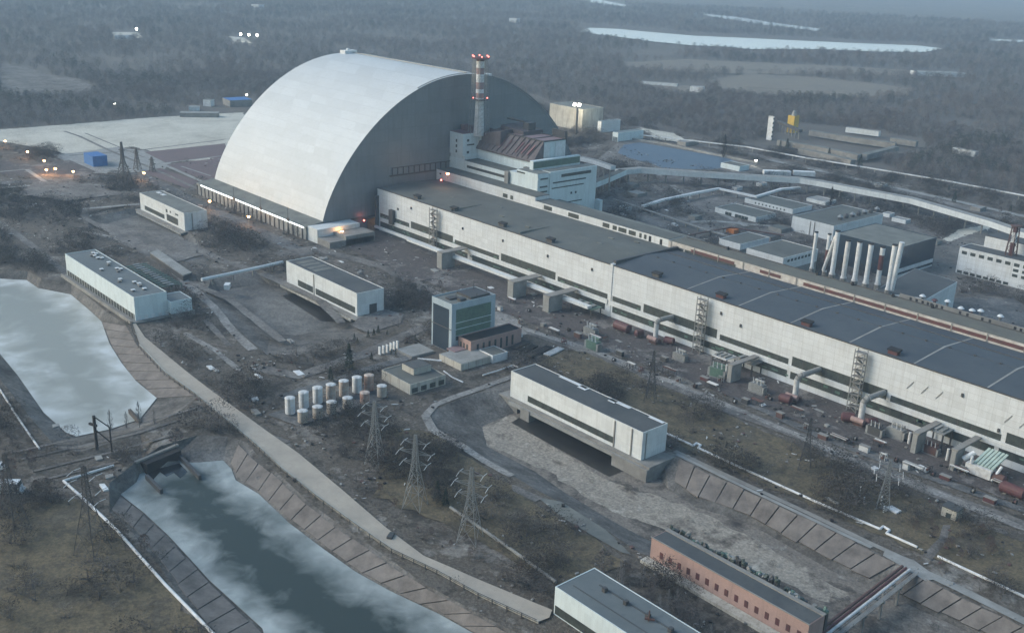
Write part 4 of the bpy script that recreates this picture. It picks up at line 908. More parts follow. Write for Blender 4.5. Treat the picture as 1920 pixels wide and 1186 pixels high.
# small sheds and raised pipes filling the rear yard
for l,FL,FR,BR,bs,wl,rf in (('tiny pale hut on the gravel just right of the reactor block corner',(1160,388),(1172,391),(1180,387),(1172,397),'white','roofg2'),('small flat grey shed below the left end of the zigzag pipe bridge',(1175,360),(1196,365),(1206,360),(1196,371),'conc','concl'),('small pale shed under the long gallery near its left end',(1172,345),(1188,348),(1196,345),(1188,353),'conc','roofg2'),('low grey shed between the garages and the workshop',(1440,425),(1466,431),(1478,425),(1466,438),'conc','roofg'),
    ('small white hut in front of the two long white sheds',(1418,343),(1428,345),(1434,342),(1428,351),'white','concl'),('long flat grey shed behind the workshop, under the long gallery',(1512,372),(1548,380),(1560,374),(1548,386),'panel2','concl'),('small white shed behind the row of bell-shaped vents',(1655,400),(1668,403),(1675,400),(1668,409),'white','concl'),('white low shed with a pale roof beside the bell-shaped vents',(1672,410),(1698,416),(1706,413),(1698,421),'panel2','concl'),
    ('small grey hut on the open lot left of the right-edge white building',(1745,452),(1757,455),(1763,451),(1757,461),'conc','roofg'),('low pale hut on the road beyond the long gallery, far right',(1820,388),(1838,392),(1846,388),(1838,398),'conc','concl'),('small shed on the grass beyond the long gallery, middle right',(1640,345),(1655,348),(1662,345),(1655,353),'panel2','roofg2'),('pale box hut at the foot of the long gallery, middle',(1372,352),(1382,354),(1388,351),(1382,359),'white','concl'),
    ('dark flat shed between the orange shed and the workshop',(1420,440),(1446,446),(1460,440),(1446,453),'conc','roofd'),('stubby pale hut beside the dirt crossing behind the gallery',(1290,405),(1304,408),(1312,404),(1304,414),'conc','roofg2')):
    hz_('small_shed',l,FL,FR,BR,bs,wl,rf,minh=3,cat='shed')
beam('pipe_rack','low pale pipe rack running behind the gallery block toward the workshop',[(1150,372),(1235,400),(1320,428),(1400,452)],4,1.6,.8,'concl','pipe rack',12)
beam('pipe_rack','low rusty pipe rack crossing the yard left of the workshop',[(1290,440),(1370,425),(1470,440)],4,1.4,.8,'rust','pipe rack',12)
beam('pipe_rack','thin pale pipe rack beside the road beyond the long gallery',[(1560,350),(1680,372),(1800,398),(1930,432)],3,1.2,.8,'whitep','pipe rack',14)
beam('yard_wall','pale concrete yard wall along the far side of the cooling pond',[(1180,258),(1250,268),(1330,286),(1420,303)],2.4,.5,2.3,'concl','wall')
# new auxiliary buildings right of the arch
t,q=hz_('auxiliary_block','large beige block with floodlit wall, just right of the arch',(1032,194),(1092,206),(1120,200),(1092,246),'panelold','roofg2',minh=20)
t,q=hz_('auxiliary_hall','white hall with curved-looking roof edge, right of the floodlit beige block',(1096,230),(1152,226),(1160,224),(1152,246),'panel','roofgreen',minh=12)
t,q=hz_('portal_shed','low pale portal shed with open bays, right of the white hall',(1115,252),(1192,246),(1196,242),(1192,262),'panelblue','roofgreen',minh=7)
mb=MB()
for i in range(6): x=q[0]+(q[1]-q[0])*(.08+.15*i); mb.box(x,x+(q[1]-q[0])*.1,q[2]-.12,q[2]+.02,.2,5)
mb.each('bay_opening',M['glass'],t)
# office block and yellow tower at the forest edge
t,q=hz_('office_tower','white multi-storey tower block with dark floors, at the forest edge on the right',(1440,218),(1455,219),(1466,222),(1436,262),'white','roofg',which='FL',minh=25)
mb=MB()
for k in range(6): mb.box(q[1]-.02,q[1]+.2,q[2]+1,q[3]-1,q[4]-3-k*5,q[4]-1-k*5)
mb.each('window_band',M['glass'],t)
t,q=hz_('yellow_silo_tower','small yellow tower with a grey dome, beside the white tower block',(1478,217),(1490,219),(1494,217),(1490,250),'yellow','roofg',minh=20)
xm,ym=(q[0]+q[1])/2,(q[2]+q[3])/2; mb=MB(); mb.tube((xm,ym,q[4]+.2),(xm,ym,q[4]+6),3,1.5,12); mb.build('dome',M['gsteel'],t)
beam('inclined_conveyor','dark sloping conveyor under the yellow tower',[(1460,226),(1502,243)],12,4,3,'dsteel','conveyor',9)
for l,px in (('long roofless grey wall at the ruined works, nearest the pipeline',[(1460,262),(1540,275),(1612,290)]),('long grey shed of the ruined works behind the roofless wall',[(1520,244),(1600,257),(1680,268)]),('short grey cross shed joining the two walls of the ruined works',[(1620,289),(1680,274)]),('white-edged shed of the ruined works beside the trees',[(1588,238),(1650,246)]),('thin pale roof at the right end of the ruined works',[(1672,258),(1720,265)]),('white strip roof in the trees right of the ruined works',[(1790,276),(1832,284)]),('pale factory wall below the roofless wall',[(1500,278),(1560,290),(1600,300)])):
    beam('ruined_shed',l,px,8,7,6,'conc' if 'white' not in l else 'panel2','shed',roofm='roofg2' if 'white' not in l else 'concl')
# far buildings
for l,a,wl,rf,w,h in (('blue-roofed shed at the forest edge left of the arch',[(424,186),(466,184)],'conc','blue',26,8),('pale shed strip along the far edge of the sand field',[(338,210),(410,211)],'conc','concl',12,5),('small white house among trees left of the blue-roofed shed',[(384,186),(398,187)],'white','roofg2',10,8),('small low pale house below the white house',[(354,199),(374,199)],'white','concl',10,5),
    ('pale building in the far clearing at the upper left',[(214,66),(250,66)],'white','concl',14,8),('white building far beyond the forest, right of the chimney',[(1296,161),(1320,163)],'white','concl',14,9),('long pale building beyond the forest in the far centre',[(1202,152),(1270,157)],'white','concl',10,5),('long pale shed between the brown field and river, far right',[(1712,133),(1808,136)],'panel2','concl',22,8),('tiny white house on the far horizon right of centre',[(958,34),(972,35)],'white','concl',20,12),('tiny pale block near the top edge left of centre',[(476,8),(490,9)],'white','concl',24,14)):
    beam('far_building',l,a,h,w,h-.1,wl,'building',roofm=rf)
# blue hut on the sand yard
x0,x1,y0,y1,h=fit((154,287),(176,294),(201.5,292),(176,313)); house('blue_shed','bright blue shed standing alone on the sandy yard',x0,x1,y0,y1,h,'blue','blue',par=.2)
# ================================================================== pylons and poles
def pylon(name,label,base,top,wb=7.,wt=1.6,arms=(.62,.76,.9),al=6.,ins=True,m='gsteel',th=.15,group='lattice power pylons',rz=.5):
    H=GZ(base,top); x,y=G(*base); t=thing(name,label,'pylon',(x,y,0),group,rz); wz=lambda z:(wb+(wt*1.3-wb)*min(z/(H*.6),1)) if z<H*.6 else wt*1.3+(wt*.5-wt*1.3)*(z-H*.6)/(H*.4)
    mb=MB(); lv=[0]; 
    while lv[-1]<H*.97: lv.append(min(H,lv[-1]+max(wz(lv[-1])*1.0,1.6)))
    for a,b in zip(lv[:-1],lv[1:]):
        ra,rb=wz(a)/2,wz(b)/2; A=[(ra*i,ra*j,a) for i,j in ((1,1),(-1,1),(-1,-1),(1,-1))]; B=[(rb*i,rb*j,b) for i,j in ((1,1),(-1,1),(-1,-1),(1,-1))]
        for k in range(4):
            mb.bar(A[k],B[k],th*1.3); mb.bar(A[k],B[(k+1)%4],th*.7); mb.bar(A[(k+1)%4],B[k],th*.7); mb.bar(B[k],B[(k+1)%4],th*.7)
    def loc(mb,nm,mat):
        me=bpy.data.meshes.new(nm); me.from_pydata(mb.v,[],mb.f); me.materials.append(M[mat]); o=bpy.data.objects.new(nm,me); C.objects.link(o); o.parent=t; return o
    loc(mb,'tower_frame',m)
    for a in arms:
        z=H*a; w=wz(z)/2; L=al*(1.15-.35*abs(a-.76)/.14 if len(arms)>1 else 1); mb=MB()
        for s in (-1,1):
            for q in (-1,1): mb.bar((s*w,q*w,z-.4),(s*(w+L),0,z),th*.8); 
            mb.bar((s*w,0,z+1.2),(s*(w+L),0,z),th*.8)
        mb.bar((-w,0,z),(w,0,z),th); loc(mb,'crossarm',m)
        if ins:
            for s in (-1,1):
                for q in (-1,1):
                    mb=MB(); mb.tube((s*(w+L),q*.3,z),(s*(w+L),q*3.2,z-.5),.13,.13,6); loc(mb,'insulator','whitep')
    return t
pylon('lattice_pylon','grey lattice pylon nearest the white tanks, left of two others',(703,868),(700,748),6.5,al=4.5)
pylon('lattice_pylon','middle lattice pylon of three below the tanks, over a dark thicket',(778,950),(781,815),7.5,al=5)
pylon('lattice_pylon','right lattice pylon of three below the tanks, beside the curved rim path',(881,1012),(886,873),7.5,al=5)
pylon('lattice_pylon','dark lattice pylon at the corner of the white pipe, lower left',(174,1036),(160,870),9,al=5,m='dsteel')
pylon('lattice_pylon','dark lattice pylon at the left edge, above the dry grass',(28,1000),(22,850),8,al=5,m='dsteel',ins=False)
pylon('lattice_pylon','thin dark lattice pylon on the grass, behind the pump house over the dry basin',(1219,752),(1223,655),5,1.2,al=4,ins=False,m='dsteel',th=.18)
pylon('lattice_pylon','thin dark lattice pylon right of centre, on the grass strip by the main road',(1508,880),(1518,780),5,1.2,al=4,ins=False,m='dsteel',th=.18)
pylon('lattice_pylon','lattice pylon by the striped poles, close to the main road',(1655,952),(1664,862),5,1.4,al=4,th=.18)
for b,t_,l,w in (((234,350),(228,264),'big dark lattice mast by the plant road, left of the silver arch',11),((258,318),(257,277),'small dark mast between the blue shed and the arch',5),((286,322),(286,294),'smallest dark mast on the purple gravel left of the arch',4)):
    pylon('lattice_mast',l,b,t_,w,1.5,arms=(.5,.8),al=2.5,ins=False,m='dsteel',th=.4 if w>10 else .28,group='dark masts left of the arch')
def gpole(label,base,top,r=.35,cat='mast',name='mast_pole'):
    x,y=G(*base); H=GZ(base,top); t=thing(name,label,cat,(x,y,0))
    mb=MB(); mb.tube((x,y,0),(x,y,H),r,r*.4,8); mb.build('pole',M['dsteel'],t); mb=MB(); mb.bar((x-1.4,y,H*.55),(x+1.4,y,H*.55),.7,2.2); mb.build('equipment_box',M['dsteel'],t)
    mb=MB(); mb.bar((x-1.6,y,.1),(x,y,H*.5),.3); mb.bar((x+1.6,y,.1),(x,y,H*.5),.3); mb.build('stay',M['dsteel'],t)
gpole('dark floodlight mast in front of the arch, nearest its left foot',(440,400),(440,350)); gpole('dark floodlight mast in front of the arch, middle of three',(490,418),(490,368)); gpole('dark floodlight mast in front of the arch, rightmost of three',(541,440),(541,388))
# railway portal frames and the timber dolphin
x,y=G(182,842); x2,y2=G(210,848); H=GZ((182,842),(177,779))
t=thing('railway_gantry','black timber gantry beside the railway, at the foot of the ice pond','gantry',(x,y,0))
mb=MB(); mb.box(x-.5,x+.5,y-.5,y+.5,0,H); mb.box(x2-.25,x2+.25,y2-.25,y2+.25,0,H*.75); mb.each('post',M['black'],t)
mb=MB(); mb.bar((x,y,H-.3),(x2,y2,H*.75),.35); mb.bar((x,y,H*.6),(x2+1,y2,H*.3),.4); mb.bar((x-3,y-1,H*.72),(x+1,y+.4,H*.72),.9); mb.build('crossbeam',M['black'],t)
for l,a,b in (('dark timber fender at the lower edge of the ice pond',(243,770),(264,793)),('left concrete pier wall at the mouth of the lower canal',(275,893),(303,921)),('right concrete pier wall at the mouth of the lower canal',(330,848),(375,895))):
    p,q=G(*a,-3.6),G(*b,-3.6); mb=MB(); mb.bar((*p,-3.9),(*q,-3.9),1.2,2.6); o=mb.build('canal_pier',M['dsteel'] if 'timber' not in l else M['wood']); tag(o,l,'pier')
a,b=G(262,880,-4.5),G(326,853,-4.5); t=thing('sluice_gate','dark sluice opening with concrete headwall, at the head of the lower canal','sluice',(*a,-4.5))
d=Vector((b[0]-a[0],b[1]-a[1])).normalized(); n=Vector((-d.y,d.x)); 
if n.y<0: n=-n
mb=MB(); mb.prism([a,b,(b[0]+n.x*5,b[1]+n.y*5),(a[0]+n.x*5,a[1]+n.y*5)],-5.5,-.6); mb.build('opening',M['black'],t)
mb=MB(); mb.prism([(a[0]-d.x*2-n.x*.3,a[1]-d.y*2-n.y*.3),(b[0]+d.x*2-n.x*.3,b[1]+d.y*2-n.y*.3),(b[0]+d.x*2+n.x*1.2,b[1]+d.y*2+n.y*1.2),(a[0]-d.x*2+n.x*1.2,a[1]-d.y*2+n.y*1.2)],-.58,.2); mb.build('headwall',M['conc'],t)
mb=MB(); q=pts([(268,882),(326,857),(352,884),(338,896),(326,886),(312,893),(300,884),(286,900)],-4.55); mb.poly(q,-4.55); o=mb.build('open_water',plain('open_black_water',(.012,.016,.02),(.02,.026,.03),.1,.12),kind='structure')
# tanks
TK=[((544.5,777),0,'upright white tank, leftmost of the tank row'),((570,766),0,'upright white tank, second from the left of the tank row'),((596,757),0,'upright white tank, third from the left of the tank row'),((621,751),1,'rust-stained tank, left of two other stained ones in the back row'),((645,744),1,'stained tank in the back row, left of the last clean white one'),((669.5,737),0,'clean white tank standing among the rusty ones'),((692,733),2,'rusty brown tank with pale rim, rightmost of the back row'),((568,793),3,'dirty squat tank at the left of the front row'),((596,785),3,'cream squat tank, second of the front row'),((622,776),3,'cream squat tank in the middle of the front row'),((652,768),3,'cream squat tank right of the middle in the front row'),((684,758),2,'rusty squat tank in the front row beside the cream ones'),((716,745),3,'cream squat tank beside the low office')]
tm={0:'white',1:plain('rust_streaked_tank',(.50,.47,.42),(.24,.12,.07),.35,.8),2:plain('mostly_rusted_tank',(.26,.12,.08),(.42,.36,.30),.3,.8),3:plain('stained_cream_tank',(.42,.39,.34),(.26,.20,.15),.3,.8)}
for (p,k,l) in TK:
    x,y=G(*p); h=7.4 if k<3 and p[1]<757.5 or k==0 else 5.2; z0=.9; t=thing('storage_tank',l,'tank',(x,y,0),'upright tanks in the tank yard'); m=M['white'] if k==0 else tm[k]
    mb=MB(); mb.tube((x,y,z0),(x,y,z0+h),2.25,2.25,20); o=mb.build('shell',m,t)
    mb=MB(); mb.tube((x,y,z0+h+.01),(x,y,z0+h+.35),2.4,1.6,20); mb.build('lid',M['whitep'] if k!=2 else tm[1],t)
    for a in range(4):
        c,s=math.cos(a*1.57+.7),math.sin(a*1.57+.7); mb=MB(); mb.box(x+c*1.7-.2,x+c*1.7+.2,y+s*1.7-.2,y+s*1.7+.2,0,z0-.01); mb.build('leg',M['rust'],t)
    mb=MB(); mb.bar((x+1.7,y-1.7,0),(x+1.7,y-1.7,z0+h+1),.15); mb.bar((x+2.1,y-1.3,0),(x+2.1,y-1.3,z0+h+1),.15); mb.build('ladder',M['gsteel'],t)
mb=MB(); P=[G(*p) for p in ((557,762),(600,748),(650,735),(700,722))]; mb.path([(*p,2.2) for p in P],.25,6); o=mb.build('tank_pipe',M['concl']); tag(o,'pale pipe running behind the row of upright tanks','pipe')
# ================================================================== pipes on the ground
def pipe(label,px,r=.5,z=.6,m='white',name='ground_pipe',cat='pipe',sup=12,smat='conc'):
    P=pts(px,z); t=thing(name,label,cat,(*P[0],0)); mb=MB(); mb.path([(*p,z) for p in P],r,8); mb.build('pipe_run',M[m],t)
    if sup:
        mb=MB(); n=0
        for a,b in zip(P[:-1],P[1:]):
            a=Vector(a);b=Vector(b); k=int((b-a).length/sup)
            for i in range(k):
                if n<95: p=a.lerp(b,(i+.5)/k); mb.box(p.x-.35,p.x+.35,p.y-.35,p.y+.35,0.02,max(z-r,.1)); n+=1
        if n: mb.each('support',M[smat],t)
    return t
pipe('long thin white pipe with two square loops, crossing the grass strip at the right',[(1250,812),(1300,835),(1306,830),(1314,834),(1309,839),(1400,881),(1530,940),(1650,991),(1656,986),(1668,993),(1662,999),(1720,1025)])
pipe('white pipe on the grass at the lower right corner',[(1758,1042),(1960,1136)])
pipe('white pipe edging the dry grass and the lower canal, lower left',[(213,872),(119,901),(152,930),(217,991),(310,1095),(401,1188),(430,1225)],.55,.7)
pipe('short pale pipe left of the ice pond, ending at the railway',[(-10,715),(20,761),(29,776),(74,841)],.45,.5)
pipe('pale pipe crossing the scrub below the right lattice pylon',[(844,950),(904,991),(960,1030),(1042,1090)],.6,.8,'concl')
pipe('white bent pipe between the glazed tower and the pump house',[(905,703),(935,694),(962,684),(972,688)],.35,.8)
pipe('white pipe piece crossing the yard beside the low office',[(783,672),(828,676)],.5,1.5); pipe('thin white pipe below the tumbledown shed',[(832,695),(848,707),(868,716)],.35,.7)
t=pipe('thick pale raised pipe crossing the sunken yard, left of the mottled-roof pump house',[(378,524),(455,508),(530,491)],1.1,4.6,'panel2','pipe_crossing','pipe',14)
# pipe bridge over the dry basin
a,b=G(1702,1066,1.2),G(1540,1192,1.2); t=thing('pipe_bridge','rusty pipe bridge with a walkway, spanning the dry basin at the lower right','pipe bridge',(*a,0)); A_=Vector((*a,0)); B_=Vector((*b,0)); d=(B_-A_).normalized(); B_=A_+d*(B_-A_).length*1.25; n=Vector((-d.y,d.x,0))
for off,m,r in ((-2,'rust',.55),(-.6,'red',.45),(.8,'whitep',.5)): 
    mb=MB(); mb.tube(A_+n*off+Vector((0,0,1.4)),B_+n*off+Vector((0,0,1.4)),r,r,8); mb.build('pipe_run',M[m],t)
mb=MB(); mb.bar(A_+n*3+Vector((0,0,.8)),B_+n*3+Vector((0,0,.8)),1.6,.25); mb.build('walkway',M['conc'],t)
mb=MB(); L=(B_-A_).length
for s in (2.3,3.8): mb.bar(A_+n*s+Vector((0,0,2)),B_+n*s+Vector((0,0,2)),.1)
for k in range(int(L/5)):
    for s in (2.3,3.8): p=A_+d*(k*5)+n*s; mb.bar(p+Vector((0,0,.9)),p+Vector((0,0,2)),.12)
mb.build('handrail',M['gsteel'],t)
for k in range(1,6): p=A_+d*(L*k/6); mb=MB(); mb.bar(p-n*3+Vector((0,0,.3)),p+n*4+Vector((0,0,.3)),.8,.8); mb.bar(p-n*2+Vector((0,0,-6.5)),p-n*2+Vector((0,0,.3)),.7); mb.bar(p+n*3+Vector((0,0,-6.5)),p+n*3+Vector((0,0,.3)),.7); mb.build('trestle',M['conc'],t)
# railings beside the canal road
def railing(label,px,step=5.,h=1.2,m='dsteel',z=.75,name='railing',w=.16):
    P=[Vector(p) for p in pts(px)]; t=thing(name,label,'railing',(*P[0],0)); mb=MB()
    for a,b in zip(P[:-1],P[1:]): mb.bar((*a,h+z),(*b,h+z),w); mb.bar((*a,h*.5+z),(*b,h*.5+z),w*.8)
    mb.build('rail',M[m],t); n=0
    for a,b in zip(P[:-1],P[1:]):
        k=max(1,int((b-a).length/step))
        for i in range(k):
            if n<98: p=a.lerp(b,i/k); mb=MB(); mb.box(p.x-.14,p.x+.14,p.y-.14,p.y+.14,0,h+z+.1); mb.build('post',M[m],t); n+=1
    return t
railing('dark railing along the canal side of the pale road',[(x-4,y+3) for x,y in rl[6:]])
railing('dark railing along the upper stretch of the pale road by the ice pond',[(x-3,y+3) for x,y in rl[:7]])
mb=MB(); P=pts(rl[1:]); 
for a,b in zip(P[:-1],P[1:]): mb.bar((*a,.45),(*b,.45),.5,.9)
o=mb.build('road_kerb',M['panelold']); tag(o,'low stained kerb wall on the canal side of the pale road','kerb')
# small equipment on the right
for i,(b,tp) in enumerate((((1611,933),(1612,911)),((1619,944),(1619,931)),((1650,955),(1652,929)),((1656,961),(1657,948)))):
    x,y=G(*b); H=GZ(b,tp); t=thing('striped_pole',['tall striped pole at the left of a group of four','short striped pole beside the tall left one','tall striped pole at the right of a group of four','short striped pole beside the tall right one'][i],'pole',(x,y,0),'red and white striped poles on the grass')
    n=8
    for k in range(n): mb=MB(); mb.tube((x,y,H*k/n),(x,y,H*(k+1)/n),.28,.28,8); mb.build('band',M['white' if k%2 else 'dsteel'],t)
x,y=G(1783,968); t=thing('gate_booth','small pinkish booth with a dark roof, beside the main road at the lower right','booth',(x,y,0)); mb=MB(); mb.box(x-3,x+3,y-2.5,y+2.5,0,4.2); mb.build('wall',M['panelold'],t); mb=MB(); mb.box(x-3.3,x+3.3,y-2.8,y+2.8,4.22,4.6); mb.build('roof',M['roofd'],t)
mb=MB(); mb.box(x-1,x+1,y-2.6,y-2.5,.1,2.4); mb.build('door',M['glass'],t)
x,y=G(1597,892); t=thing('well_frame','low white concrete curb round a dark pit, in the grass by the main road','pit',(x,y,0)); mb=MB()
for q in ((-6,6,-1.6,-1.2),(-6,6,1.2,1.6),(-6,-5.6,-1.2,1.2),(5.6,6,-1.2,1.2)): mb.box(x+q[0],x+q[1],y+q[2],y+q[3],.02,.6)
mb.build('curb',M['concl'],t); mb=MB(); mb.box(x-5.6,x+5.6,y-1.2,y+1.2,.1,.2); mb.build('cover',M['black'],t)
# concrete fire walls, transformers, hooked ducts along the hall
def firewall(label,p,h=10.5,L=10,w=4.2,deckp=True):
    x,y=G(*p); t=thing('fire_wall',label,'concrete wall',(x,y,0),'concrete pier walls in front of the turbine hall'); mb=MB(); mb.box(x,x+w,y,y+L,0,h); mb.build('wall_slab',M['concl'],t)
    if deckp: mb=MB(); mb.box(x-.4,x+w+.4,y+.3,TY0-1.7,h+.02,h+.8); mb.build('top_deck',M['conc'],t); mb=MB(); mb.tube((x-2.5,y+L*.3,h*.3),(x-2.5,y+L*.3,h*.9),.6,.6,8); mb.build('drain_pipe',M['whitep'],t)
firewall('broad concrete pier wall nearest the arch in front of the hall',(819,502),10.5,11,5)
firewall('concrete pier wall, second from the arch in front of the hall',(951,557),10,11,5); firewall('concrete pier wall, third from the arch, near the roof joint',(1017,583),9.5,11,5)
firewall('thin concrete wall among the transformers right of the middle duct',(1362,716),9,8,2.4); firewall('thin leaning-looking concrete wall below the slanting wall louvres',(1706,848),9,8,2.2); firewall('thin concrete wall beside the pale green machine at the right',(1778,880),9,8,2)
def duct(label,p,zc=11.5):
    x,y=G(*p); t=thing('hooked_duct',label,'duct',(x,y,0),'hooked pale ducts in front of the hall'); r=1.35
    mb=MB(); mb.tube((x,y,1.5),(x,y,zc),r,r,12); mb.build('riser',M['whitep'],t)
    mb=MB(); mb.path([(x,y,zc-.2),(x+.4,y+.5,zc+1.3),(x+1.2,y+1.6,zc+2.1),(x+2,TY0-.3,zc+2.2)],r,12); mb.build('elbow',M['concl'],t)
    mb=MB(); mb.box(x-2.6,x+2.6,y-2.2,y+2,0,2.6); mb.build('base_housing',M['rust'],t)
    mb=MB(); mb.tube((x-3.2,y-2.5,3.2),(x+3.2,y-2.5,3.2),1.3,1.3,12); mb.build('fan_casing',plain('dusty_pink_metal',(.30,.20,.18),(.2,.14,.12),.4,.7),t)
    return t
duct('pale hooked duct beside the maroon tanks, leftmost of three',(1228,643)); duct('pale hooked duct below the maroon cowls, middle of three',(1489,752)); duct('pale hooked duct right of the open stair, rightmost of three',(1612,797))
def hvessel(label,p,L,r,m,ang=0,z=None):
    x,y=G(*p); t=thing('horizontal_tank',label,'tank',(x,y,0),'maroon tanks in front of the hall'); c,s=math.cos(ang),math.sin(ang); z=z or r+.5
    mb=MB(); mb.tube((x-c*L/2,y-s*L/2,z),(x+c*L/2,y+s*L/2,z),r,r,16); mb.build('shell',M[m],t)
    mb=MB()
    for k in (-1,1): mb.tube((x+k*c*L/2,y+k*s*L/2,z),(x+k*c*(L/2+r*.35),y+k*s*(L/2+r*.35),z),r*.97,r*.5,16)
    mb.each('end_cap',M['maroon'],t)
    mb=MB()
    for k in (-.3,.3): mb.box(x+k*c*L-.6,x+k*c*L+.6,y+k*s*L-1.2,y+k*s*L+1.2,0,z-r*.8)
    mb.each('saddle',M['conc'],t)
for a in ((('large maroon horizontal tank right of the roof joint'),(1166,622),10,2.6,'maroon',0),('small dark round vessel left of the first hooked duct',(1198,632),4,2.0,'rust',1.2),('maroon upright-looking vessel right of the first hooked duct',(1254,646),5,2.0,'maroon',.3),('maroon vessel at the foot of the middle hooked duct, left side',(1472,757),5,2.3,'maroon',.2),('maroon vessel at the foot of the right hooked duct, left side',(1589,792),5,2.3,'maroon',.5),
    ('bright red vessel at the right edge in front of the hall',(1897,930),9,2.4,'red',0),('rust brown vessel left of the bright red one at the right edge',(1868,905),6,2.0,'rust',0),('maroon vessel right of the rightmost hooked duct',(1632,800),5,2.0,'maroon',1.2)): hvessel(*a)
def transformer(label,p,s=1.,m='gsteel',rz=0,name='transformer'):
    x,y=G(*p); t=thing(name,label,'transformer',(x,y,0),'transformers in front of the turbine hall',rz); t.scale=(1,1,1)
    def lo(mb,nm,mat):
        me=bpy.data.meshes.new(nm); me.from_pydata([(a*s,b*s,c*s) for a,b,c in mb.v],[],mb.f); me.materials.append(M[mat]); o=bpy.data.objects.new(nm,me); C.objects.link(o); o.parent=t; return o
    mb=MB(); mb.box(-3,3,-1.6,1.6,.4,4); mb.box(-3.2,3.2,-1.8,1.8,4.01,4.3); lo(mb,'tank',m)
    mb=MB(); mb.box(-4,4,-2.6,2.6,.02,.39); lo(mb,'plinth','conc')
    for sx in (-1,1):
        for k in range(4): mb=MB(); mb.box(sx*(3.05)+(-.01 if sx<0 else .01)-(0 if sx>0 else 1.0),sx*3.05+(1.0 if sx>0 else 0),-1.5+k*.8,-1.1+k*.8,.6,3.8); lo(mb,'radiator','concl')
    mb=MB(); mb.tube((-2.4,1.2,5.2),(2.4,1.2,5.2),.6,.6,10); lo(mb,'conservator',m)
    for k in range(3): mb=MB(); mb.tube((-2+2*k,-.8,4.32),(-2+2*k,-1.3,7),.32,.16,8); lo(mb,'bushing','whitep')
    return t
transformer('grey transformer nearest the third concrete pier wall',(1108,628),1.1,'gsteel'); transformer('pale green transformer with three white bushings, on its own by the roof joint',(1112,655),1.2,'green'); transformer('grey transformer between the first hooked duct and the middle stair',(1275,675),1.0); transformer('green-grey transformer below the middle stair',(1345,706),1.2,'green',.2)
transformer('grey transformer left of the middle hooked duct',(1420,735),1.1,'gsteel'); transformer('pale transformer under the green-decked platform',(1680,820),1.1,'concl'); transformer('small brown transformer between the two right concrete walls',(1745,850),.9,'rust'); transformer('dark transformer at the lower right behind the road',(1640,815),1.,'dsteel')
# pale green gantry machine
x,y=G(1838,893); t=thing('green_machine','pale green gantry machine with ribbed hood, at the right end of the hall yard','machine',(x,y,0))
mb=MB(); mb.box(x-6,x+5,y-2.5,y+2,1,5.2); mb.build('body',M['whitep'],t)
mb=MB()
for k in range(6): mb.bar((x-3+k*1.5,y-1,5.4+.02*k),(x-2+k*1.5,y+9,9.6),1.1,.6)
mb.each('hood_rib',plain('pale_green_paint',(.35,.45,.40),(.22,.28,.25),.4,.7),t)
mb=MB(); mb.tube((x-8,y-1,5.2),(x-5,y+2,8.6),1.2,1.0,10); mb.tube((x-4,y-2,5.2),(x-4,y-2,8.4),.6,.6,8); mb.tube((x+5.6,y-2,1),(x+7.4,y+1,7.4),.6,.6,8); mb.each('pipe_arm',M['white'],t)
# decks and platforms by the hall
for l,p,w,h,m in (('green-grey deck on columns by the second concrete pier wall',(1092,590),18,6,'green'),('ribbed pale platform left of the far right concrete wall',(1750,838),9,8.5,'concl'),('pale green platform stack right of the rightmost hooked duct',(1690,795),12,8,'green'),('grey platform by the thin concrete wall, right of the middle stair',(1395,700),12,7,'conc'),('white framed platform right of the middle stair',(1350,690),9,6.5,'whitep')):
    x,y=G(*p); t=thing('steel_platform',l,'platform',(x,y,0)); mb=MB(); mb.box(x-w/2,x+w/2,y-2,y+7,h-.5,h); mb.build('deck',M[m],t)
    for a in (-1,1):
        for b_ in (-1,1): mb=MB(); mb.box(x+a*w*.45-.3,x+a*w*.45+.3,y+2.5+b_*4-.3,y+2.5+b_*4+.3,0,h-.52); mb.build('column',M['dsteel'],t)
    for k in range(3): mb=MB(); mb.box(x-w*.4+k*w*.3,x-w*.4+k*w*.3+w*.16,y-1,y+5,h+.02,h+.9); mb.build('equipment',M['concl' if k%2 else 'gsteel'],t)
# pipe stacks in the yard by the tower
for i,(p,q,m) in enumerate((((962,655),(988,643),'wood'),((976,663),(1003,650),'black'),((990,670),(1018,655),'wood'),((1005,665),(1030,652),'black'),((1025,668),(1052,655),'whitep'),((905,672),(935,660),'rust'))):
    a=Vector((*G(*p),.9));b=Vector((*G(*q),.9)); t=thing('pipe_stack',['brown pipe bundle, leftmost in the yard beside the tower','black pipe bundle right of the leftmost brown one','brown pipe bundle in the middle of the yard bundles','black pipe bundle next to the whitish one','whitish pipe bundle, rightmost in the yard beside the tower','rusty pipe bundle in front of the brick annex'][i],'pipe stack',tuple(a),'pipe bundles in the yard beside the glazed tower')
    n=(b-a).cross(Vector((0,0,1))).normalized()
    for k in range(4): mb=MB(); mb.tube(a+n*(k-1.5)*1.1,b+n*(k-1.5)*1.1,.5,.5,8); mb.build('pipe',M[m],t)
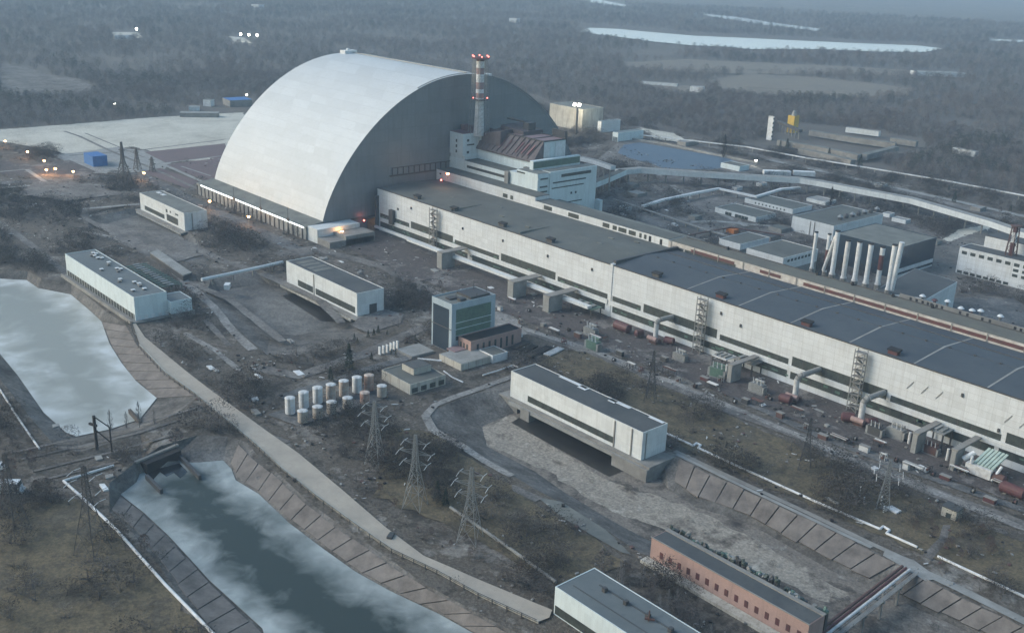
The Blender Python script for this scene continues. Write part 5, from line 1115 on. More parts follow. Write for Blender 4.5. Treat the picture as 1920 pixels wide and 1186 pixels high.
# vehicles
def van(label,p,L=5.6,W=2.3,H=2.5,rz=.4,m='white',name='parked_van',cat='van'):
    x,y=G(*p); t=thing(name,label,cat,(x,y,0),None,rz)
    def lo(mb,nm,mat):
        me=bpy.data.meshes.new(nm); me.from_pydata(mb.v,[],mb.f); me.materials.append(M[mat]); o=bpy.data.objects.new(nm,me); C.objects.link(o); o.parent=t; return o
    mb=MB(); prof=[(-L/2,.5),(L/2,.5),(L/2,1.3),(L/2-.9,1.5),(L/2-1.6,H-.1),(L/2-1.9,H),(-L/2,H)]
    n=len(prof); mb.v+=[(a,-W/2,b) for a,b in prof]+[(a,W/2,b) for a,b in prof]; mb.f+=[tuple(range(n)),tuple(range(2*n-1,n-1,-1))]+[(i,i+n,(i+1)%n+n,(i+1)%n) for i in range(n)]; mb.m+=[0]*(n+2); b=lo(mb,'body',m)
    mb=MB(); mb.quad((L/2-.93,-W/2+.15,1.53),(L/2-.93,W/2-.15,1.53),(L/2-1.57,W/2-.15,H-.12),(L/2-1.57,-W/2+.15,H-.12)); lo(mb,'windscreen','glass')
    for s in (-1,1): 
        mb=MB(); mb.box(L/2-2.6,L/2-1.7,s*W/2-.03,s*W/2+.03,1.5,H-.3); lo(mb,'side_window','glass')
        for a in (-L/2+1,L/2-1.1): mb=MB(); mb.tube((a,s*(W/2-.25),.42),(a,s*(W/2+.05),.42),.42,.42,12); lo(mb,'wheel','black')
    return t
van('white van parked alone on the bank path, below the raised pale pipe',(427,541),7.5,3.2,3.4,2.5)
van('white bus-like vehicle at the left edge beside the railway',(8,922),15,4,4.6,.9,name='parked_bus',cat='bus'); van('small dark car on the pale road near its lower bend',(733,1008),4.2,1.9,1.6,2.2,'dsteel','parked_car','car')
van('white van beside the railway, left of the big white bus',(-2,880),6,2.6,3,.9)
for i,(p,l) in enumerate((((1265,424),'small white car on the service road behind the maroon band'),((1168,405),'small pale van beside the corner of the reactor block'),((1272,470),'pale van near the stair hut behind the gallery'),((1430,421),'dark car on the road below the garages'))): van(l,p,5,2.2,2.2,.3*i,'white' if i!=3 else 'dsteel')
# white boards, debris and blocks
for i,p in enumerate(((712,664),(719,662),(726,660),(733,657),(739,655),(745,653))):
    x,y=G(*p); mb=MB(); mb.box(x-.9,x+.9,y-.3,y+.3,0,4.2); o=mb.build('upright_board',M['white']); tag(o,'white upright board in a short row left of the glazed tower','board','white boards left of the glazed tower')
DB=[(590,466),(603,485),(610,486),(640,491),(676,508),(674,513),(700,545),(815,509),(650,672),(485,706),(455,748),(470,745),(478,750),(480,775),(405,695),(395,690),(105,800),(545,640),(300,383),(107,378),(40,372),(65,385),(1000,553),(1015,575),(920,540),(1082,590),(1535,770),(1640,880),(1550,800),(1700,870),(1730,880),(1160,640),(1310,720),(1430,760),(1560,940),(1660,955),(1675,958),(185,860),(205,895),(195,915),(905,560),(930,575),(960,560),(1300,480),(1210,400),(1250,395),(1190,365),(1700,445),(1650,395),(1580,360),(1460,410),(560,700)]
for i,p in enumerate(DB):
    x,y=G(*p); a,b_,h=random.uniform(1,3.5),random.uniform(.8,2),random.uniform(.4,1.4); mb=MB(); mb.prism([(x-a,y-b_*.6),(x+a*.8,y-b_),(x+a,y+b_*.7),(x-a*.7,y+b_)],0,[h,h*.6,h*.9,h]); o=mb.build('concrete_block',M['white' if i%3==0 else 'concl']); tag(o,'small pale slab lying loose on the scrubby ground','debris','loose pale slabs scattered over the site')
# rack of roof items right of the wide dark roof
for i,p in enumerate(((1729,560),(1752,568),(1776,570),(1801,583),(1822,587),(1838,588),(1875,598))):
    x,y=G(*p,20); t=thing('roof_cowl',['white-topped cowl at the corner of the wide dark roof','dark red cowl right of the wide dark roof corner','white mushroom cowl, third of the line behind the maroon band','double white cowl in the middle of the line behind the maroon band','white box cowl beside a dark red one','small pale cowl near the right edge behind the maroon band','low pale hatch nearest the right edge behind the maroon band'][i],'roof vent',(x,y,20)); mb=MB(); mb.tube((x,y,19),(x,y,21.6),.8,.8,8); mb.build('shaft',M['red' if i in(1,4) else 'gsteel'],t); mb=MB(); mb.tube((x,y,21.62),(x,y,22.6),1.9,.9,10); mb.build('cap',M['white' if i!=1 else 'maroon'],t)
x0,_=G(1741,600,27.8)[0],0
t=thing('rear_annex','low grey annex with small dark window slits, behind the right part of the maroon band','building',(430,9,0)); mb=MB(); mb.box(372,562,9.2,36,0,19); mb.build('wall',M['conc'],t); mb=MB(); mb.box(372.4,561.6,9.6,35.6,19.02,19.4); mb.build('roof',M['roofg'],t)
mb=MB()
for x in (374,377.5,381,384,386,389,392,402,406,414,418,431,434,437,440,443,456,460,468,480): mb.box(x,x+1.3,8.9,9.1,28.1,30.6)
mb.each('window',M['black'],D); mb=MB(); mb.box(368,562,9.0,9.4,27.8,31.2); mb.build('rear_parapet',M['conc'],D)
# small rusty units standing all along the hall yard
YU=[]
rs=random.Random(77)
for i in range(54):
    px=900+i*19+rs.uniform(-8,8); py=560+(px-900)*.375+rs.uniform(-14,26)
    x,y=G(px,py)
    if y>TY0-3: y=TY0-3-rs.uniform(0,8)
    k=i%4; t=thing(('valve_frame','cable_drum','switch_cabinet','pipe_rack')[k],('small rusty valve frame standing in the yard before the turbine hall','worn cable drum lying in the yard before the turbine hall','grey switch cabinet standing in the yard before the turbine hall','low steel pipe rack in the yard before the turbine hall')[k],('valve','cable drum','cabinet','pipe rack')[k],(x,y,0),('rusty valve frames in the hall yard','cable drums in the hall yard','switch cabinets in the hall yard','pipe racks in the hall yard')[k])
    m=rs.choice(['rust','gsteel','conc','dsteel','whitep','maroon'])
    if k==0:
        mb=MB()
        for a in (-1.2,1.2):
            for b in (-.8,.8): mb.bar((x+a,y+b,0),(x+a,y+b,3),.2)
        mb.bar((x-1.3,y,3.1),(x+1.3,y,3.1),.5); mb.build('frame',M[m],t); mb=MB(); mb.tube((x,y-1.2,1.4),(x,y+1.2,1.4),.6,.6,10); mb.build('valve_body',M['rust'],t)
    elif k==1:
        mb=MB(); mb.tube((x-.7,y,1.1),(x-.55,y,1.1),1.1,1.1,14); mb.tube((x+.55,y,1.1),(x+.7,y,1.1),1.1,1.1,14); mb.each('flange',M['wood'],t); mb=MB(); mb.tube((x-.54,y,1.1),(x+.54,y,1.1),.6,.6,12); mb.build('hub',M[m],t)
    elif k==2:
        w_,h_=rs.uniform(1,2.4),rs.uniform(1.8,3.2); mb=MB(); mb.box(x-w_,x+w_,y-1,y+1,.25,h_); mb.build('body',M[m],t); mb=MB(); mb.box(x-w_-.15,x+w_+.15,y-1.2,y+1.2,h_+.02,h_+.2); mb.build('roof',M['conc'],t); mb=MB(); mb.box(x-w_-.2,x+w_+.2,y-1.2,y+1.2,0,.24); mb.build('plinth',M['conc'],t)
    else:
        L=rs.uniform(4,8); mb=MB()
        for a in (0,.5,1): mb.bar((x-L/2+a*L,y-1,0),(x-L/2+a*L,y-1,2.4),.25); mb.bar((x-L/2+a*L,y+1,0),(x-L/2+a*L,y+1,2.4),.25); mb.bar((x-L/2+a*L,y-1.2,2.5),(x-L/2+a*L,y+1.2,2.5),.25)
        mb.build('frame',M['dsteel'],t)
        for b in (-.8,0,.8): mb=MB(); mb.tube((x-L/2-.5,y+b,2.9),(x+L/2+.5,y+b,2.9),.28,.28,8); mb.build('pipe',M[rs.choice(['whitep','rust','gsteel'])],t)
# ================================================================== lamps
def lamp(label,p,tp,kind='lampo',E=260,col=(1,.5,.2),group='lit lamps of the plant',r=1.1,z0=0,H=None):
    x,y=G(*p,z0); H=H or (GZ(p,tp,z0)-z0); t=thing('street_lamp',label,'street lamp',(x,y,z0),group)
    mb=MB(); mb.tube((x,y,z0),(x,y,z0+H),.22,.14,8); mb.build('pole',M['gsteel'],t)
    mb=MB(); mb.tube((x,y,z0+H),(x,y,z0+H+r),r*.7,r,10); mb.build('lamp_head',M[kind],t)
    ld=bpy.data.lights.new('lamp_light','POINT'); ld.energy=E*4.5; ld.color=col; ld.shadow_soft_size=.8; lo=bpy.data.objects.new('lamp_light',ld); C.objects.link(lo); lo.parent=t; lo.location=(0,-1.2,H+r+.6)
for l,p,tp,k,e in (('lit orange lamp at the far left edge of the sand field',(11,276),(11,266),'lampo',500),('second lit orange lamp on the left road',(53,297),(53,286),'lampo',500),('tiny lit lamp above the reddish yard at the left',(84,313),(84,303),'lampo',150),('lit orange lamp left of the reddish yard glow',(88,328),(89,320),'lampo',700),('lit lamp in the reddish yard glow at the left',(105,327),(105,318),'lampo',700),('lit orange lamp right of the reddish yard',(138,330),(138,323),'lampo',400),
    ('bright orange lamp right of the big dark mast',(271,338),(270,326),'lampo',500),('bright orange lamp by the left foot of the arch',(394,394),(393,379),'lampo',600),('bright orange lamp in front of the arch gallery',(467,424),(466,408),'lampo',600),('lit orange lamp by the annex at the right foot of the arch',(642,452),(641,436),'lampo',160),('lit orange lamp at the left end of the turbine hall',(724,415),(723,402),'lampo',400),('lit white lamp by the cooling pond',(1416,312),(1416,302),'lampw',100),('tiny lit lamp at the forest edge left of the arch',(463,184),(463,179),'lampw',60),('tiny lit lamp in the forest behind the sand field',(216,200),(216,196),'lampw',40)):
    lamp(l,p,tp,k,e,(1,.5,.2) if k=='lampo' else (1,.93,.75),group='lit lamps of the plant')
lamp('lit orange lamp on the lower roof of the reactor block',None or (839.5,334),(839.5,327),'lampo',300,z0=38.9,H=2.5)
x,y=G(1080,252); H=GZ((1080,252),(1080,199)); t=thing('floodlight_mast','tall dark mast with two glaring floodlights, right of the arch','floodlight',(x,y,0)); mb=MB(); mb.box(x-.9,x+.9,y-.9,y+.9,0,H); mb.build('mast',M['dsteel'],t)
mb=MB(); mb.bar((x-3,y-2,H),(x+3,y+2,H),.5); mb.build('crossbar',M['dsteel'],t)
for s in (-1,1):
    mb=MB(); mb.tube((x+s*2.2,y+s*1.6-1,H+.3),(x+s*2.2,y+s*1.6-1,H+2.8),1.5,1.5,12); mb.build('lamp_head',M['lampw'],t)
ld=bpy.data.lights.new('lamp_light','POINT'); ld.energy=16000; ld.color=(1,.9,.65); ld.shadow_soft_size=1.5; lo=bpy.data.objects.new('lamp_light',ld); C.objects.link(lo); lo.parent=t; lo.location=(-3,4,H+3.5)
for l,p,tp in (('three far white lamps in the clearing at the upper left, as one',(452,80),(452,76)),('far white lamp by the pale building at the upper left',(257,70),(257,67))):
    x,y=G(*p); mb=MB(); 
    for k in range(3 if 'three' in l else 1): mb.tube((x+k*14,y+k*10,0),(x+k*14,y+k*10,14),.5,.5,6)
    t=thing('far_lamp',l.replace(', as one',''),'lamp',(x,y,0)); mb.each('pole',M['gsteel'],t); mb=MB()
    for k in range(3 if 'three' in l else 1): mb.tube((x+k*14,y+k*10,14.02),(x+k*14,y+k*10,17.5),1.8,1.8,8)
    mb.each('lamp_head',M['lampw'],t)
for x,y,z in ((14,-33,TZ+.9),(3,-95,7)):
    ld=bpy.data.lights.new('lamp_light','POINT'); ld.energy=110 if z>9 else 110; ld.color=(1,.25,.18); ld.shadow_soft_size=.8; lo=bpy.data.objects.new('lamp_light',ld); C.objects.link(lo); lo.location=(x,y,z+3)
    q=thing('red_warning_light','red warning light at the '+('back left corner of the grey turbine roof' if z>9 else 'foot of the end wall beside the turbine hall'),'warning light',(x,y,z-.6)); lo.parent=q; lo.location=(0,0,4.5)
    mb=MB(); mb.box(x-.25,x+.25,y-.25,y+.25,z-.6,z+.6); mb.build('post',M['dsteel'],q); mb=MB(); mb.tube((x,y,z+.62),(x,y,z+1.5),.6,.6,8); mb.build('lamp_head',M['lampr'],q)
# ================================================================== vegetation
def crown(mb,h,r,z0,n,kind,rs):
    for _ in range(n):
        if kind=='pine':
            t=rs.random(); zz=z0+(h-z0)*t; rr=r*(1-t)*(.35+.65*rs.random())+.15
        elif kind=='poplar':
            t=rs.random(); zz=z0+(h-z0)*t; rr=r*(math.sin(math.pi*min(t*.9+.12,1))**.6)*rs.random()
        else:
            t=rs.random()**.8; zz=z0+(h-z0)*t; rr=r*(math.sin(math.pi*min(t*.82+.12,1))**.7)*rs.random()**.55
        a=rs.uniform(0,6.283); c=Vector((math.cos(a)*rr,math.sin(a)*rr,zz))
        if kind=='pine': d=Vector((math.cos(a),math.sin(a),rs.uniform(-.5,.1))); L=rs.uniform(.7,1.3)*h/14; w=L*.55
        elif kind=='poplar': d=Vector((math.cos(a)*.3,math.sin(a)*.3,1)); L=rs.uniform(1.,2.)*h/14; w=L*.14
        else: d=Vector((math.cos(a)*rs.uniform(.2,1),math.sin(a)*rs.uniform(.2,1),rs.uniform(-.3,.6))); L=rs.uniform(.7,1.4)*h/12; w=L*.34
        d.normalize(); s=d.cross(Vector((rs.uniform(-1,1),rs.uniform(-1,1),rs.uniform(-1,1)))).normalized()*w/2
        mb.tri(tuple(c-d*L*.4-s),tuple(c-d*L*.4+s),tuple(c+d*L*.6))
def trunk(mb,h,r,kind,rs):
    th=h*(.92 if kind in('pine','poplar') else .5); mb.tube((0,0,-.2),(0,0,th),h*.017+.05,h*.005,5)
    if kind in('bare','bush'):
        n=6
        for k in range(n):
            z=h*(.22+.06*k) if kind=='bare' else .1; a=rs.uniform(0,6.28); R1=r*rs.uniform(.4,.8); q=(math.cos(a)*R1,math.sin(a)*R1,z+h*rs.uniform(.22,.38)); mb.tube((0,0,z),q,h*.008+.02,h*.003,4)
            for j in range(2): b=a+rs.uniform(-.8,.8); mb.tube(q,(q[0]+math.cos(b)*R1*.5,q[1]+math.sin(b)*R1*.5,q[2]+h*.2),h*.003+.01,h*.001,3)
TW={'bare':'twig','pine':'pine','poplar':'poplar','bush':'twig','brown':'brown','birch':'birch'}
M['brown']=plain('reddish_brown_twigs',(.085,.06,.052),(.055,.04,.036),.3,1.); M['birch']=plain('pale_birch_twigs',(.19,.185,.18),(.13,.125,.12),.3,1.); M['dark']=plain('dense_dark_twigs',(.032,.03,.026),(.02,.02,.018),.3,1.)
protos={}
def proto_tree(name,kind,h,r,n,seed,mat,cat,trunkm='bark'):
    "an individual tree (trunk and crown) kept for copying"
    rs=random.Random(seed); k='bare' if kind in('brown','birch') else kind
    a=MB(); trunk(a,h,r,k,rs); b=MB(); crown(b,h,r,h*(.22 if k=='bare' else .12 if k!='poplar' else .1),n,k,rs)
    return (a,b,mat,trunkm)
def mesh_of(mb,nm,m):
    me=bpy.data.meshes.new(nm); me.from_pydata(mb.v,[],mb.f)
    for q in m: me.materials.append(M[q])
    if len(m)>1: me.polygons.foreach_set('material_index',mb.m)
    return me
KIND={}
for nm,kind,h,r,n,mat,seeds in (('bare_tree','bare',10,3.4,420,'twig',(1,2,3)),('brown_tree','bare',9,3.2,420,'brown',(4,5)),('birch_tree','poplar',10,1.5,240,'birch',(6,7)),('poplar_tree','poplar',12,1.4,420,'dark',(8,)),('pine_tree','pine',11,2.4,650,'pine',(9,10)),('bare_bush','bush',2.4,2.0,170,'twig',(11,12,13)),('brown_bush','bush',2.0,2.0,170,'brown',(14,15)),('dark_bush','bush',3.4,3.0,520,'dark',(16,17))):
    KIND[nm]=[]
    for s in seeds:
        a,b,mt,tk=proto_tree(nm,kind,h,r,n,s,mat,'tree','birch' if nm=='birch_tree' else 'bark'); KIND[nm].append((mesh_of(a,'trunk',[tk]),mesh_of(b,'crown',[mt]),h))
def plant(kind,x,y,h,label,group,cat='tree'):
    tm_,cm,h0=random.choice(KIND[kind]); s=h/h0; t=thing(kind,label,cat,(x,y,0),group,random.uniform(0,6.28)); s2=s*random.uniform(.85,1.15); t.scale=(s2,s2,s)
    for nm,me in (('trunk',tm_),('crown',cm)): o=bpy.data.objects.new(nm,me); C.objects.link(o); o.parent=t
    return t
def npin(P,poly):
    "vectorised point in polygon"
    x,y=P[:,0],P[:,1]; r=np.zeros(len(P),bool); n=len(poly)
    for i in range(n):
        x0,y0=poly[i]; x1,y1=poly[i-1]; c=((y0>y)!=(y1>y)); 
        if y1!=y0: r^=c&(x<(x1-x0)*(y-y0)/(y1-y0)+x0)
    return r
def blocked(P,extra=()):
    b=np.zeros(len(P),bool)
    for poly in BLOCK+list(RIM.values())+list(extra):
        xs=[p[0] for p in poly]; ys=[p[1] for p in poly]; m=(P[:,0]>min(xs))&(P[:,0]<max(xs))&(P[:,1]>min(ys))&(P[:,1]<max(ys))&~b
        if m.any(): b[m]=npin(P[m],poly)
    return b
BUILT=[b for b in BLOCK if len(b)==4]
BLOCK.append([(TX0-3,TY0-2),(TX1,TY0-2),(TX1,40),(TX0,10)]); BLOCK.append([(-AL-4,-145),(32,-145),(32,130),(-AL-4,130)]); BLOCK.append([(-2,-14),(108,-14),(108,48),(-2,48)])
BLOCK.append(pts([(1484,406),(1566,452),(1690,560),(1747,520),(1747,440),(1640,398)])); BLOCK.append(pts([(1787,512),(1960,560),(1960,440),(1822,430)])); BLOCK.append(pts([(820,640),(950,640),(930,720),(830,730)]))
BUILT+=BLOCK[-6:]
# trees that stand out one by one
ONE=[('pine_tree',655,700,16,'dark conifer standing alone left of the glazed tower'),('pine_tree',620,715,8,'small dark conifer left of the lone tall conifer'),('poplar_tree',1356,296,24,'tall dark poplar on the far bank of the cooling pond'),('birch_tree',262,800,12,'pale fan-shaped bare tree at the foot of the ice pond, tallest of its row'),('birch_tree',208,808,10,'pale bare tree left of the fan-shaped one by the ice pond'),('birch_tree',238,803,8,'thin bare tree between two pale ones by the ice pond'),('birch_tree',290,795,7,'small bare tree right of the fan-shaped one'),
('dark_bush',223,990,6,'dark round bush touching the white pipe, upper of two'),('dark_bush',298,1052,4,'small dark bush on the lower canal bank'),('brown_tree',272,1035,7,'brown bare bush-tree between two dark bushes'),('dark_bush',366,802,9,'dark tree beside the pale road above the sluice'),('bare_tree',330,835,8,'bare tree right of the railway above the sluice'),('dark_bush',130,822,6,'dark bush at the lower tip of the ice pond'),('pine_tree',1612,315,14,'dark conifer beyond the long pipeline, left of the cross shed'),('pine_tree',1553,300,13,'slim dark conifer in front of the roofless wall'),('pine_tree',1475,280,12,'dark conifer below the white tower block, right one'),('pine_tree',1462,283,12,'dark conifer below the white tower block, left one'),('poplar_tree',1557,385,16,'dark poplar behind the workshop roof'),('pine_tree',820,940,9,'dark green conifer between two lattice pylons'),('pine_tree',835,950,8,'dark green conifer left of the right lattice pylon')]
for k,px,py,h,l in ONE: x,y=G(px,py); plant(k,x,y,h,l,None,'bush' if 'bush' in k else 'tree')
def zone(poly,n,kinds,hr,label,group,cat='tree',seed=1,mind=3.):
    rs=random.Random(seed); P=pts(poly); xs=[p[0] for p in P]; ys=[p[1] for p in P]; out=[]; tries=0
    while len(out)<n and tries<n*40:
        tries+=1; p=(rs.uniform(min(xs),max(xs)),rs.uniform(min(ys),max(ys)))
        if inside(p,P) and all((p[0]-q[0])**2+(p[1]-q[1])**2>mind**2 for q in out) and not blocked(np.array([p]))[0]:
            out.append(p); plant(rs.choice(kinds),*p,rs.uniform(*hr),label,group,cat)
zone([(585,800),(660,775),(760,830),(860,900),(845,960),(720,900),(620,850)],60,['bare_tree','dark_bush','dark_bush'],(4.5,9),'small dark tree in the thicket under the three lattice pylons','thicket under the three pylons')
zone([(660,900),(850,960),(960,1050),(1030,1120),(940,1090),(800,1020),(700,970)],26,['bare_bush','brown_bush','brown_tree'],(2,4.5),'low bare bush on the slope between the pale road and the pylons','bushes on the slope below the pylons','bush',2)
zone([(1105,1062),(1195,1085),(1290,1160),(1360,1210),(1330,1240),(1150,1130)],20,['birch_tree','birch_tree','bare_tree'],(6,10),'tall bare tree between the sheet-roofed shed and the brick building','bare trees between the two lower right buildings','tree',3)
zone([(1690,960),(1780,975),(1870,1010),(1860,1060),(1740,1040)],16,['bare_tree','brown_tree'],(3,6),'bare tree in the grey thicket around the path to the booth','grey thicket by the booth','tree',4)
zone([(0,350),(110,350),(180,380),(150,440),(60,430),(0,400)],30,['dark_bush','bare_tree','bare_bush'],(2.5,6),'scrub tree above the long shed-lined path at the far left','scrub left of the upper pump houses','tree',5)
zone([(60,800),(130,815),(110,850),(0,880),(0,700),(30,720)],20,['bare_bush','brown_bush','bare_tree'],(2.5,5),'bush on the dark bank left of the ice pond','bushes left of the ice pond','bush',6)
zone([(780,480),(830,500),(830,570),(790,600),(750,570),(740,500)],20,['brown_tree','bare_tree'],(4,7),'reddish bare tree behind the grey-blue tower','bare trees behind the grey-blue tower','tree',7)
zone([(1500,360),(1600,370),(1720,400),(1760,430),(1680,430),(1560,400)],26,['brown_tree','bare_tree','dark_bush'],(4,8),'brown bare tree below the long pale gallery','bare trees below the long gallery','tree',8)
zone([(660,640),(720,620),(790,640),(760,665),(690,680)],14,['pine_tree','dark_bush'],(3,5),'small dark tree along the track left of the tower','small dark trees left of the tower','tree',9,2)
zone([(0,850),(60,870),(110,910),(90,935),(0,940)],10,['bare_tree','brown_tree'],(4,8),'bare tree beside the railway at the left edge','bare trees by the railway at the left edge','tree',10)
zone([(1560,310),(1760,350),(1930,385),(1930,430),(1760,375),(1600,335)],22,['brown_tree','bare_tree','pine_tree'],(5,9),'tree between the long pipeline and the pale gallery','trees between pipeline and gallery','tree',11)
for px,py,h in ((1010,842,1.6),(1065,875,1.4),(1110,905,2),(1178,918,2.6),(1190,925,2.4),(1130,955,1.8),(1100,925,1.6),(1320,1000,1.8),(1290,975,2.),(1345,985,1.8),(1450,1060,2.2),(1480,1040,1.6),(1420,1025,1.8),(1560,1120,2.2),(1585,1135,2.4),(1370,1020,1.5),(945,822,1.4),(1240,960,1.6),(1690,1160,2.5),(1720,1150,2.),(1750,1180,2.4)):
    x,y=G(px,py,-6.4); o=plant('dark_bush' if h>1.7 else 'brown_bush',x,y,h,'low weedy bush growing on the dry basin bed','bushes on the dry basin bed','bush'); o.location.z=-6.45
# masses nobody could count: the forest and the scrub, as instances on scattered points
def gn_scatter(name,protos_,P,S,Rz,I):
    col=bpy.data.collections.new(name+'_kinds')
    for i,me in enumerate(protos_): o=bpy.data.objects.new('%s_kind_%02d'%(name,i),me); col.objects.link(o)
    me=bpy.data.meshes.new(name); me.from_pydata([tuple(p) for p in P],[],[]); 
    for nm,tp,dat in (('sc','FLOAT',S),('rz','FLOAT',Rz),('id','INT',I)):
        at=me.attributes.new(nm,tp,'POINT'); at.data.foreach_set('value',np.asarray(dat,np.float32 if tp=='FLOAT' else np.int32))
    o=bpy.data.objects.new(name,me); C.objects.link(o); o['kind']='stuff'
    g=bpy.data.node_groups.new(name,'GeometryNodeTree'); g.interface.new_socket('Geometry',in_out='INPUT',socket_type='NodeSocketGeometry'); g.interface.new_socket('Geometry',in_out='OUTPUT',socket_type='NodeSocketGeometry')
    N=g.nodes; gi=N.new('NodeGroupInput'); go=N.new('NodeGroupOutput'); ci=N.new('GeometryNodeCollectionInfo'); ci.inputs['Collection'].default_value=col; ci.inputs['Separate Children'].default_value=True; ci.inputs['Reset Children'].default_value=True
    ip=N.new('GeometryNodeInstanceOnPoints'); ip.inputs['Pick Instance'].default_value=True
    def na(nm,t): x=N.new('GeometryNodeInputNamedAttribute'); x.data_type=t; x.inputs['Name'].default_value=nm; return x.outputs['Attribute']
    cb=N.new('ShaderNodeCombineXYZ'); g.links.new(na('rz','FLOAT'),cb.inputs[2]); g.links.new(gi.outputs[0],ip.inputs['Points']); g.links.new(ci.outputs[0],ip.inputs['Instance']); g.links.new(na('id','INT'),ip.inputs['Instance Index']); g.links.new(cb.outputs[0],ip.inputs['Rotation']); g.links.new(na('sc','FLOAT'),ip.inputs['Scale']); g.links.new(ip.outputs[0],go.inputs[0])
    md=o.modifiers.new('scatter','NODES'); md.node_group=g; return o
def combo(kind,h,r,n,seed,mats):
    rs=random.Random(seed); b=MB(); b.k=0; trunk(b,h,r,'bare' if kind=='bare' else kind,rs); b.k=1; crown(b,h,r,h*(.08 if kind!='pine' else .12),n,kind,rs); return mesh_of(b,'forest_tree',mats)
M['ftwig']=plain('forest_grey_twigs',(.19,.18,.172),(.13,.122,.118),.15,1.); M['ftwig2']=plain('forest_brown_twigs',(.135,.112,.10),(.09,.075,.07),.15,1.); M['ftwig3']=plain('forest_dark_twigs',(.085,.08,.08),(.055,.053,.054),.15,1.)
M['fdark']=plain('forest_evergreen_tone',(.05,.06,.05),(.035,.042,.036),.2,1.)
FP=[combo('bare',11,4.8,210,21,['bark','ftwig']),combo('bare',12,5.2,210,22,['bark','ftwig2']),combo('bare',10,5,230,23,['bark','ftwig3']),combo('bare',13,4.6,230,24,['bark','fdark']),combo('bare',12,4.4,190,25,['birch','ftwig']),combo('bare',9,5.4,210,26,['bark','ftwig3'])]
from mathutils import noise as mnoise
fg=pts([(-700,300),(-300,262),(0,243),(110,234),(300,219),(450,208),(640,188),(960,168),(1050,196),(1170,228),(1260,240),(1330,262),(1400,266),(1440,262),(1480,230),(1560,236),(1660,250),(1730,262),(1740,290),(1640,300),(1700,330),(1920,362),(2300,420)])+[(9000,700),(9000,15000),(-13000,15000),(-13000,-800)]
FEX=[pts(p) for p in ([(1078,55),(1105,47),(1209,54),(1304,62),(1500,70),(1612,76),(1719,80),(1790,90),(1736,104),(1640,104),(1542,99),(1400,99),(1297,92),(1216,84),(1118,72)],[(1165,118),(1290,112),(1420,118),(1560,124),(1700,132),(1800,140),(1790,146),(1640,141),(1520,140),(1400,139),(1290,136),(1180,130)],[(1330,150),(1400,139),(1530,146),(1660,160),(1720,168),(1700,180),(1560,184),(1430,182),(1350,172)],[(1205,158),(1290,162),(1330,172),(1300,180),(1210,168)],[(0,120),(40,122),(90,140),(150,150),(190,165),(165,180),(90,182),(0,178)],[(1300,24),(1434,42),(1540,56),(1530,62),(1400,45),(1330,34)],[(1080,-6),(1176,9),(1172,17),(1070,-1)],[(1850,72),(1990,78),(1990,86),(1855,80)],[(210,58),(262,59),(268,74),(215,76)],[(428,66),(464,69),(472,84),(438,82)],[(1200,150),(1325,158),(1325,168),(1200,160)],[(1700,130),(1812,132),(1812,140),(1700,138)],[(330,205),(480,182),(480,214),(330,216)],[(-40,262),(0,241),(110,235),(300,219),(470,208),(520,300),(0,350)])]
def fsample(n,d0,d1):
    r=np.sqrt(rng.uniform(d0**2,d1**2,n)); a=rng.uniform(-.52,.52,n)+CYAW; P=np.stack([CP[0]+r*np.cos(a),CP[1]+r*np.sin(a)],1); m=npin(P,fg)
    P=P[m]; b=np.zeros(len(P),bool)
    for e in FEX: b|=npin(P,e)
    P=P[~b]; k=np.array([mnoise.noise(Vector((p[0]*.004,p[1]*.004,3)))+.6*mnoise.noise(Vector((p[0]*.015,p[1]*.015,9))) for p in P]) if len(P) else np.zeros(0); keep=k+rng.uniform(-.25,.25,len(P))>-.42
    return P[keep],k[keep]
Pa,ka=fsample(30000,850,1700); Pb,kb=fsample(42000,1700,4200)
P=np.concatenate([Pa,Pb]); kk=np.concatenate([ka,kb]); n=len(P); S=np.concatenate([rng.uniform(.45,1.0,len(Pa)),rng.uniform(.8,1.35,len(Pb))]); I=rng.integers(0,6,n)
sp=np.array([mnoise.noise(Vector((p[0]*.006,p[1]*.006,20))) for p in P]); I=np.where((I==3)&(rng.random(n)<.75),5,I); I=np.where((sp>.3)&(rng.random(n)<.4),3,I); I=np.where((sp<-.25)&(rng.random(n)<.6),1,I); I=np.where((kk<-.15)&(rng.random(n)<.5),4,I)
gn_scatter('forest',FP,np.concatenate([P,np.zeros((n,1))],1),S,rng.uniform(0,6.28,n),I)
BP=[combo('bush',2.2,1.9,90,31,['bark','ftwig']),combo('bush',1.6,1.8,90,32,['bark','brown']),combo('bush',3.0,1.9,110,33,['bark','ftwig3']),combo('bush',1.2,1.5,80,34,['bark','twig']),combo('bush',3.2,2.4,260,35,['bark','dark'])]
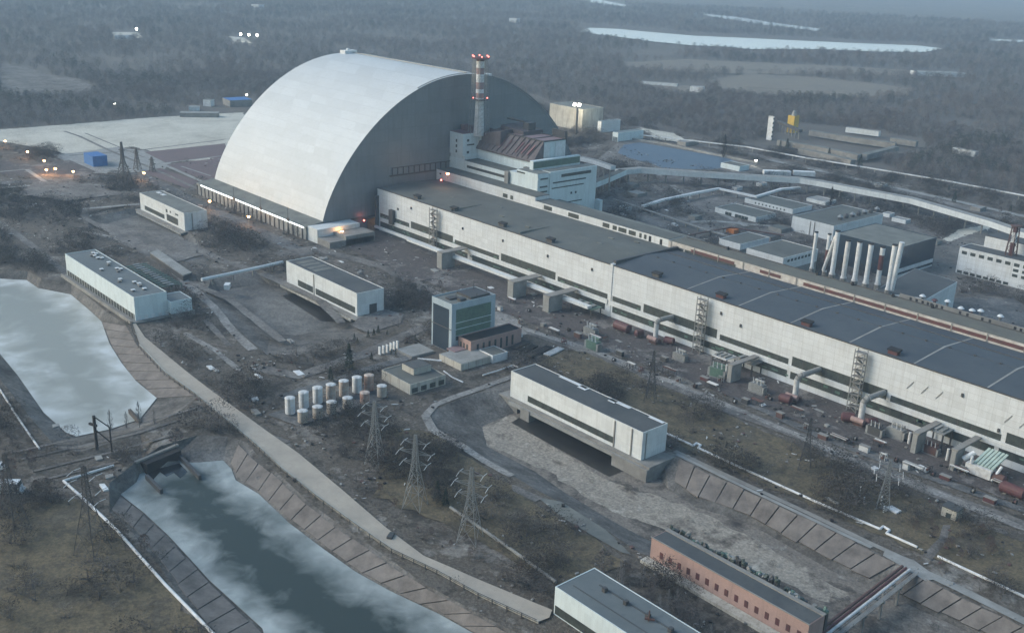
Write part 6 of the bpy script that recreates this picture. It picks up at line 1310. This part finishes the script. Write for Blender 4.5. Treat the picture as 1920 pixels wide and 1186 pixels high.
def ssample(n):
    P=np.stack([rng.uniform(-460,600,n),rng.uniform(-460,460,n)],1); d=P-CP[:2]; f2=np.array([math.cos(CYAW),math.sin(CYAW)]); a=np.arctan2(f2[0]*d[:,1]-f2[1]*d[:,0],d@f2); P=P[np.abs(a)<.5]; P=P[~(blocked(P)|blocked(P+np.array([2.2,0]))|blocked(P-np.array([2.2,0]))|blocked(P+np.array([0,2.2]))|blocked(P-np.array([0,2.2])))]
    k=np.array([mnoise.noise(Vector((p[0]*.03,p[1]*.03,5)))+.5*mnoise.noise(Vector((p[0]*.1,p[1]*.1,1))) for p in P]); m=k+rng.uniform(-.3,.3,len(P))>.0; return P[m],k[m]
P,SK=ssample(130000); n=len(P); print('scrub',n)
gn_scatter('scrub',BP,np.concatenate([P,np.zeros((n,1))],1),np.clip(rng.gamma(3.2,.38,n),.3,2.2)*(1+1.1*np.clip(SK,0,.5)),rng.uniform(0,6.28,n),np.where((SK>.12)&(rng.random(n)<.7),rng.choice([0,2,4,4],n),rng.integers(0,4,n)))
print('forest',len(S))
# broken bits of concrete and earth lying all over the site
RP=[]
for i,(a,b,c,mt) in enumerate(((.9,.5,.35,'concl'),(.6,.6,.5,'conc'),(1.6,.35,.25,'whitep'),(.7,.9,.3,'rust'),(.8,.7,.6,'black'))):
    mb=MB(); mb.prism([(-a,-b*.7),(a*.8,-b),(a,b*.6),(-a*.6,b)],-.1,[c,c*.6,c*.9,c*.7]); RP.append(mesh_of(mb,'rubble_piece',[mt]))
n=26000; P=np.stack([rng.uniform(-300,560,n),rng.uniform(-380,330,n)],1); k=np.array([mnoise.noise(Vector((p[0]*.045,p[1]*.045,40))) for p in P]); P=P[k+rng.uniform(-.3,.3,n)>.1]
bl=np.zeros(len(P),bool)
for poly in list(RIM.values())+BUILT+[pts(rl+rr[::-1])]: bl|=npin(P,poly)
P=P[~bl]; n=len(P); gn_scatter('rubble',RP,np.concatenate([P,np.full((n,1),.5)],1),rng.uniform(.3,1.1,n),rng.uniform(0,6.28,n),rng.choice(5,n,p=[.3,.25,.1,.15,.2]))
# ================================================================== haze
mb=MB(); mb.box(-14600,9600,-6600,16600,-8,215); hz=mb.build('haze',bpy.data.materials.new('haze_air')); hz['kind']='stuff'
hm=hz.data.materials[0]; hm.use_nodes=True; ht=hm.node_tree; ht.nodes.clear(); ho=ht.nodes.new('ShaderNodeOutputMaterial'); hv=ht.nodes.new('ShaderNodeVolumePrincipled')
hv.inputs['Color'].default_value=(.58,.79,1,1); hv.inputs['Density'].default_value=HAZE; hv.inputs['Anisotropy'].default_value=.1; ht.links.new(hv.outputs[0],ho.inputs['Volume'])
